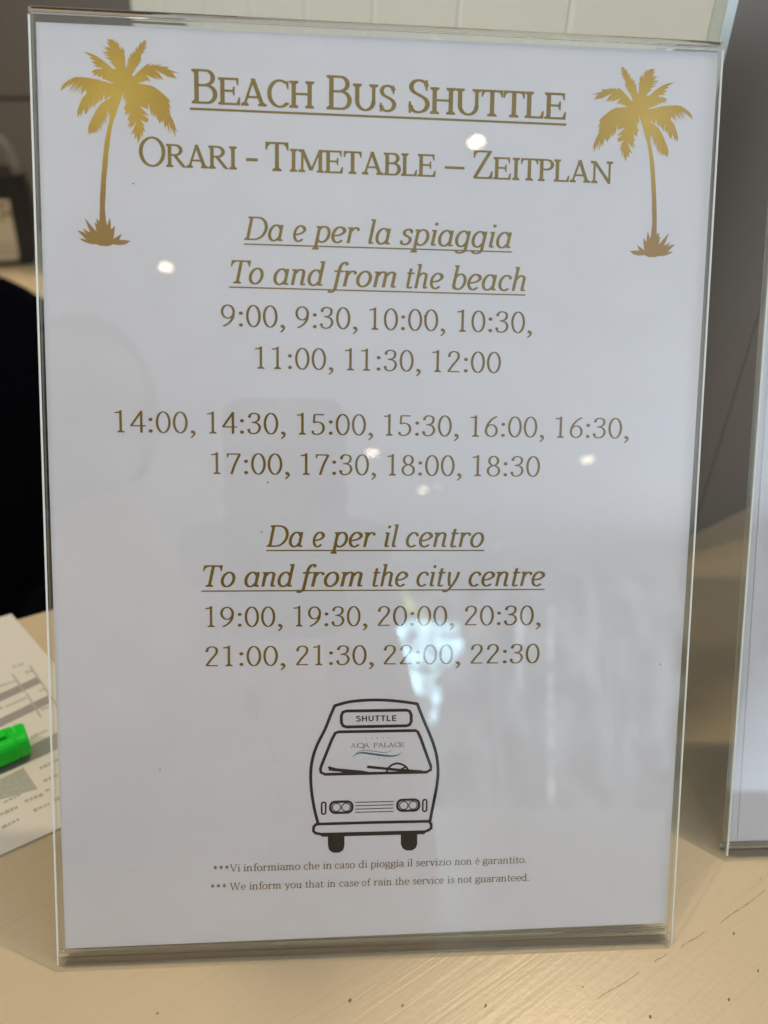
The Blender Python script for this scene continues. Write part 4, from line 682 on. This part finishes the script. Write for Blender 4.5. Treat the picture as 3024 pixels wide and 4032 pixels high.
ink('blind_lettering', [[(x0 + a * sx_, y0 + (y1 - y0) * a / cx + b * sy_) for a, b in q] for q in polys], M_black, label='black lettering SHUTTLE')
def tilt(w_, a, b, h):
    o = word(w_, 'C', a[0], b[0], 0, h); return [[(x, a[1] + (b[1] - a[1]) * (x - a[0]) / (b[0] - a[0]) + y) for x, y in q] for q in o]
kq = .0873; hh = 18.5 * kq
ax0, ax1 = BUS['aqa']; dx = ax1[0] - ax0[0]
ink('logo_lettering', tilt('A', ax0, (ax0[0] + dx * .27, ax0[1]), hh) + tilt('A', (ax0[0] + dx * .70, ax0[1] + .02), ax1, hh) + tilt('PALACE', BUS['palace'][0], BUS['palace'][1], hh), M_logo, label='russet logo lettering AQA PALACE')
ink('logo_letter', tilt('Q', BUS['q'][0], (BUS['q'][1][0] + .55, BUS['q'][1][1]), hh * 1.05), M_teal, label='blue letter Q of the logo')
ink('logo_wave', sweep(smooth([tuple(p) for p in BUS['swd']]), .34, .34, (.2, .6, 1, 1, 1, .6, .15)), M_teal, label='blue wave of the logo')
ink('logo_wave', sweep(smooth([(p[0], p[1] + .12) for p in map(tuple, BUS['swl'])]), .16, .16, (.3, 1, 1, 1, .3)) , M_sky, lift=.04, label='pale wave of the logo')
ink('logo_mark', [ell(x, y, .17, .17, 0, 360, 8)[:-1] for x, y in BUS['dots']], M_logo, label='row of five small marks over the logo')
ink('logo_mark', [ell(x, y, .13, .13, 0, 360, 8)[:-1] for x, y in BUS['dots2']], M_note, label='row of small marks under the logo')
ink('speck', [ell(x, y, .28, .22, 0, 360, 8)[:-1] for x, y in SPECKS], M_black, lift=.055)['kind'] = 'stuff'

# sheets in the second holder
O2 = O + off2
def Q3(x, v, n=0): return P3(x, v, n) + off2
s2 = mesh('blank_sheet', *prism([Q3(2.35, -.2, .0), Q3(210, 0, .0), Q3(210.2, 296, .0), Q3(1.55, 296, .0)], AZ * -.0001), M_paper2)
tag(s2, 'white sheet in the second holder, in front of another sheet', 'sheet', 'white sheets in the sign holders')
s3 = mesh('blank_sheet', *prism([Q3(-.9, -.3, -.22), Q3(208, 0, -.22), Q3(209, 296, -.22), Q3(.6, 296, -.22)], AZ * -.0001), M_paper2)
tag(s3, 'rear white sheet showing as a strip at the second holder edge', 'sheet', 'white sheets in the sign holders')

# ---------------------------------------------------------------- printed form and highlighter on the counter
Fc = Vector(W['formc']); dF1 = Vector((.6556, -.7551, 0)); dF2 = Vector((-.8656, -.5008, 0))
zf = Z * .0012
poly = [Fc, Fc + dF1 * .150, Fc + dF1 * .150 + dF2 * .21, Fc + dF2 * .21]
fm = thing('printed_form', 'white form printed with grey tables lying left of the sign', 'paper form', (Fc.x, Fc.y - .05, 0))
vs, fs = prism([p + Z * .0002 for p in poly], Z * .0010); mesh('sheet', vs, fs, M_form, fm)
fbx = []
def zq(p, z): return Vector((p[0], p[1], z))
bb = []
for i, q in enumerate(W['bands']):
    mesh('shaded_row' if i < 3 else 'shaded_block', [zq(p, .00123) for p in q], [[0, 1, 2, 3]], M_grey1 if i < 3 else M_grey2, fm)
tx = []
for a, b in W['marks']:
    a, b = zq(a, .00126), zq(b, .00126); d = (b - a).normalized(); n_ = Vector((-d.y, d.x, 0)); L_ = (b - a).length; x = 0
    while x < L_:
        w_ = random.uniform(.0008, .002); hh_ = random.uniform(.0005, .0009); p = a + d * x
        tx.append(([p - n_ * hh_, p + d * w_ - n_ * hh_, p + d * w_ + n_ * hh_, p + n_ * hh_], [[0, 1, 2, 3]])); x += w_ + .0004
vs, fs = merge(tx); o = mesh('text_row', vs, fs, M_txt, fm); o['kind'] = 'stuff'
for a, b in W['grid']:
    a, b = zq(a, .00129), zq(b, .00129); d = (b - a).normalized(); n_ = Vector((-d.y, d.x, 0)) * .0004; mesh('grid_line', [a - n_, b - n_, b + n_, a + n_], [[0, 1, 2, 3]], M_txt, fm)
hl = [Vector(p) for p in W['hl']]
axh = (hl[1] - hl[0]); axh.z = 0; axh.normalize(); sd = Vector((-axh.y, axh.x, 0)); zc = .0084
hw = thing('highlighter_pen', 'bright green highlighter pen lying on the grey printed form', 'highlighter', (hl[0].x, hl[0].y, .0013))
c0 = Vector((hl[0].x, hl[0].y, zc))
def loft(st, m, name, par, k=20, pw=3.2):
    V_, F_ = [], []
    for (t, a, b) in st:
        for j in range(k):
            th = 2 * math.pi * j / k; cx_, cy_ = math.cos(th), math.sin(th)
            V_.append(c0 + axh * t + sd * a * math.copysign(abs(cx_) ** (2 / pw), cx_) + Z * b * math.copysign(abs(cy_) ** (2 / pw), cy_))
    for i in range(len(st) - 1):
        for j in range(k): F_.append([i * k + j, i * k + (j + 1) % k, (i + 1) * k + (j + 1) % k, (i + 1) * k + j])
    F_ += [list(range(k))[::-1], [len(V_) - k + j for j in range(k)]]
    return mesh(name, V_, F_, m, par, smooth_=False)
cp = loft([(0, .0058, .0052), (.0008, .0064, .0058), (.0040, .0067, .0061), (.0044, .0064, .0058), (.0050, .0064, .0058), (.0056, .0067, .0062), (.026, .0072, .0068), (.034, .0072, .0068)], M_green, 'cap', hw)
vs, fs = obox(c0 + Z * .0066, axh, sd, Z, (.0075, .031), (-.0022, .0022), (0, .0016)); mesh('clip', vs, fs, M_green, cp, bevel=.0006)
loft([(.0345, .0070, .0066), (.036, .0080, .0070), (.10, .0083, .0070), (.112, .0078, .007), (.113, .007, .0062)], M_green2, 'barrel', hw)
dv = [c0 + axh * (.021 + .0045 * math.cos(t)) + sd * .0036 * math.sin(t) * -1 + Z * .0072 for t in [k_ * math.pi / 8 for k_ in range(16)]]
mesh('printed_oval', dv, [list(range(16))], M_green2, cp)

# ---------------------------------------------------------------- what the acrylic mirrors: a glazed opening, an added mottled glow, and the person taking the picture
def emit(name, color, power, tex=None):
    m = bpy.data.materials.new(name); m.use_nodes = True; nt = m.node_tree; nt.nodes.remove(nt.nodes['Principled BSDF']); e = nt.nodes.new('ShaderNodeEmission'); e.inputs[1].default_value = power; e.inputs[0].default_value = (*color, 1)
    tc = nt.nodes.new('ShaderNodeTexCoord'); n = nt.nodes.new('ShaderNodeTexNoise'); n.inputs['Scale'].default_value = 8; n.inputs['Detail'].default_value = 6; nt.links.new(tc.outputs['Object'], n.inputs['Vector'])
    r = nt.nodes.new('ShaderNodeValToRGB'); r.color_ramp.elements[0].position = .38; r.color_ramp.elements[1].position = .62; r.color_ramp.elements[0].color = tuple(c * .12 for c in color) + (1,); r.color_ramp.elements[1].color = (*color, 1)
    nt.links.new(n.outputs[0], r.inputs[0]); nt.links.new(r.outputs[0], e.inputs[0])
    nt.links.new(e.outputs[0], nt.nodes['Material Output'].inputs[0]); return m
M_day = emit('daylight_through_glass', (.52, .84, 1.0), WINP)
M_dim = emit('dim_daylight', (.8, .85, .9), 4.0)
M_leaf = emit('sunlit_foliage_through_glass', (.75, .95, .30), 5.0)
win = thing('entrance_window', 'tall glazed entrance with bright daylight beyond the lobby', 'window', (1.3, -6.5, -1.1))
for poly_ in WIN:
    vs, fs = prism([(x, -6.5, z) for x, z in poly_], (0, -.01, 0)); mesh('glow_pane', vs, fs, M_leaf if poly_ is WIN[1] else M_dim if poly_ in (WIN[3], WIN[4]) else M_day, win)
vs, fs = merge([prism([(x, -6.52, -1.1), (x + .07, -6.52, -1.1), (x + .07, -6.52, 1.88), (x, -6.52, 1.88)], (0, -.06, 0)) for x in (.3, 1.55, 2.6)]); mesh('frame', vs, fs, M_metal, win)
M_mottle = emit('mottled_glow', (.80, .86, .92), 1.0); _n = [x for x in M_mottle.node_tree.nodes if x.type == 'TEX_NOISE'][0]; _n.inputs['Scale'].default_value = 2.6; _n.inputs['Detail'].default_value = 9
_m = M_mottle.node_tree.nodes.new('ShaderNodeMapping'); _m.inputs['Scale'].default_value = (1.7, 1, .9); M_mottle.node_tree.links.new(M_mottle.node_tree.nodes['Texture Coordinate'].outputs['Object'], _m.inputs[0]); M_mottle.node_tree.links.new(_m.outputs[0], _n.inputs['Vector'])
_r = [x for x in M_mottle.node_tree.nodes if x.type == 'VALTORGB'][0]; _r.color_ramp.elements[0].color = (.02, .02, .02, 1); _r.color_ramp.elements[0].position = .42; _r.color_ramp.elements[1].position = .68
vs, fs = prism([(.75, -6.75, -1.09), (3.6, -6.75, -1.09), (3.6, -6.75, 1.85), (.75, -6.75, 1.85)], (0, -.01, 0)); mesh('glow_pane', vs, fs, M_mottle, win)  # added glowing sheet, put in to mottle the reflections in the acrylic
# phone: the lens looks out of its upper corner
cw = Vector(W['CW']); right_ = Vector(Rb[0]); up_ = Vector(Rb[1]); bk = Vector(Rb[2])
ph = thing('mobile_phone', 'dark mobile phone held up to take the picture', 'phone', tuple(cw + bk * .006))
pc = cw + bk * .004
po = []
for cx_, cy_, a_ in ((.0, .003, 0), (-.053, .003, 90), (-.053, -.134, 180), (.0, -.134, 270)):
    po += [pc + right_ * (cx_ + .013 * math.cos(R(a_ + k_ * 15))) + up_ * (cy_ + .013 * math.sin(R(a_ + k_ * 15))) for k_ in range(7)]
vs, fs = prism(po, bk * .008); mesh('phone_body', vs, fs, M_blackp, ph, bevel=.001)
# person: one continuous body grown from a skeleton
def skinned(name, pts, edges, rad, m, parent, root=0, sub=2):
    me = bpy.data.meshes.new(name); off = parent.location if parent else Vector()
    me.from_pydata([tuple(Vector(p) - off) for p in pts], edges, []); o = bpy.data.objects.new(name, me); col.objects.link(o)
    if parent: o.parent = parent
    md = o.modifiers.new('skin', 'SKIN'); 
    for i, v in enumerate(me.skin_vertices[0].data): v.radius = (rad[i], rad[i]) if not isinstance(rad[i], tuple) else rad[i]; v.use_root = (i == root)
    md.use_smooth_shade = True; s = o.modifiers.new('sub', 'SUBSURF'); s.levels = s.render_levels = sub
    me.materials.append(m); return o
px, py = -.13, -.45
pe = thing('person', 'person in a beige shirt holding a phone up with both hands', 'person', (px, py, -1.1))
hz_ = lambda *a: Vector(a)
sh_l, sh_r = hz_(px - .19, py + .02, .19), hz_(px + .16, py + .0, .18)
hL, hR = pc + right_ * -.070 + up_ * -.12 + bk * .02, pc + right_ * .018 + up_ * -.12 + bk * .02
pts = [hz_(px, py, -.15), hz_(px, py, .02), hz_(px, py, .17), hz_(px, py, .26), hz_(px, py + .02, .34), sh_l, hz_(px - .26, py + .12, -.10), hL + hz_(-.05, -.07, -.07), hL, sh_r, hz_(px + .27, py + .08, -.19), hR + hz_(.025, -.05, -.10), hR,
       hz_(px - .09, py, -.28), hz_(px - .10, py, -.62), hz_(px - .10, py - .02, -1.03), hz_(px - .10, py + .12, -1.07), hz_(px + .09, py, -.28), hz_(px + .10, py, -.62), hz_(px + .10, py - .02, -1.03), hz_(px + .10, py + .12, -1.07)]
ed_ = [(0, 1), (1, 2), (2, 3), (3, 4), (2, 5), (5, 6), (6, 7), (7, 8), (2, 9), (9, 10), (10, 11), (11, 12), (0, 13), (13, 14), (14, 15), (15, 16), (0, 17), (17, 18), (18, 19), (19, 20)]
rad = [(.19, .12), (.19, .12), (.20, .12), .06, .055, .065, .048, .036, .026, .065, .048, .036, .026, .085, .06, .042, .035, .085, .06, .042, .035]
skinned('body', pts, ed_, rad, M_shirt, pe)
bmh = bmesh.new(); bmesh.ops.create_uvsphere(bmh, u_segments=28, v_segments=20, radius=1)
hc = hz_(px - .03, py + .03, .405)
for v in bmh.verts:
    x, y, z = v.co; k_ = .068 * (1 - .18 * max(0, -z)); f_ = .1
    v.co = Vector((x * k_, y * .088 * (1 - .1 * max(0, -z)) + (.014 * math.exp(-((z + .05) / .18) ** 2 - (x / .18) ** 2) if y > 0 else 0) - (.006 * math.exp(-((z - .18) / .12) ** 2 - ((abs(x) - .4) / .18) ** 2) if y > 0 else 0), z * .104)) + hc
me = bpy.data.meshes.new('head'); 
for v in bmh.verts: v.co -= pe.location
bmh.to_mesh(me); bmh.free(); me.materials.append(M_skin); me.polygons.foreach_set('use_smooth', [True] * len(me.polygons)); hd_ = bpy.data.objects.new('head', me); col.objects.link(hd_); hd_.parent = pe
bmh = bmesh.new(); bmesh.ops.create_uvsphere(bmh, u_segments=28, v_segments=16, radius=1)
bmesh.ops.delete(bmh, geom=[v for v in bmh.verts if v.co.z < -.45 or (v.co.y > .35 and v.co.z < .45)], context='VERTS')
for v in bmh.verts: v.co = Vector((v.co.x * .074, v.co.y * .094 - .006, v.co.z * .108 + .005)) + hc - pe.location
me = bpy.data.meshes.new('hair'); bmh.to_mesh(me); bmh.free(); me.materials.append(M_hair); me.polygons.foreach_set('use_smooth', [True] * len(me.polygons)); o = bpy.data.objects.new('hair', me); col.objects.link(o); o.parent = pe; o.modifiers.new('s', 'SOLIDIFY').thickness = .006
for sgn, H in ((-1, hL), (1, hR)):
    P_ = [H]; E_ = []; r_h = [(.030, .016)]
    palm_ = H + up_ * .055; P_.append(palm_); E_.append((0, 1)); r_h.append((.034, .014))
    skinned('palm', P_, E_, r_h, M_skin, pe)
    for f_ in range(4):
        b0 = H + up_ * (.012 + .019 * f_); ln_ = (.060, .070, .074, .066)[f_]
        a1 = b0 + bk * -.012 + right_ * (-sgn) * ln_ * .15; a2 = a1 + right_ * (-sgn) * ln_ * .35 + bk * .006; a3 = a2 + right_ * (-sgn) * ln_ * .3 + bk * .002
        a1, a2, a3 = [q + bk * .016 for q in (a1, a2, a3)]
        skinned('finger', [b0, a1, a2, a3], [(0, 1), (1, 2), (2, 3)], [.009, .0085, .008, .007], M_skin, pe)
    t0 = H + up_ * .01 + bk * .004; skinned('thumb', [t0, t0 + right_ * (-sgn) * .02 + bk * .014 + up_ * .02, t0 + right_ * (-sgn) * .028 + bk * .012 + up_ * .045], [(0, 1), (1, 2)], [.011, .010, .008], M_skin, pe)
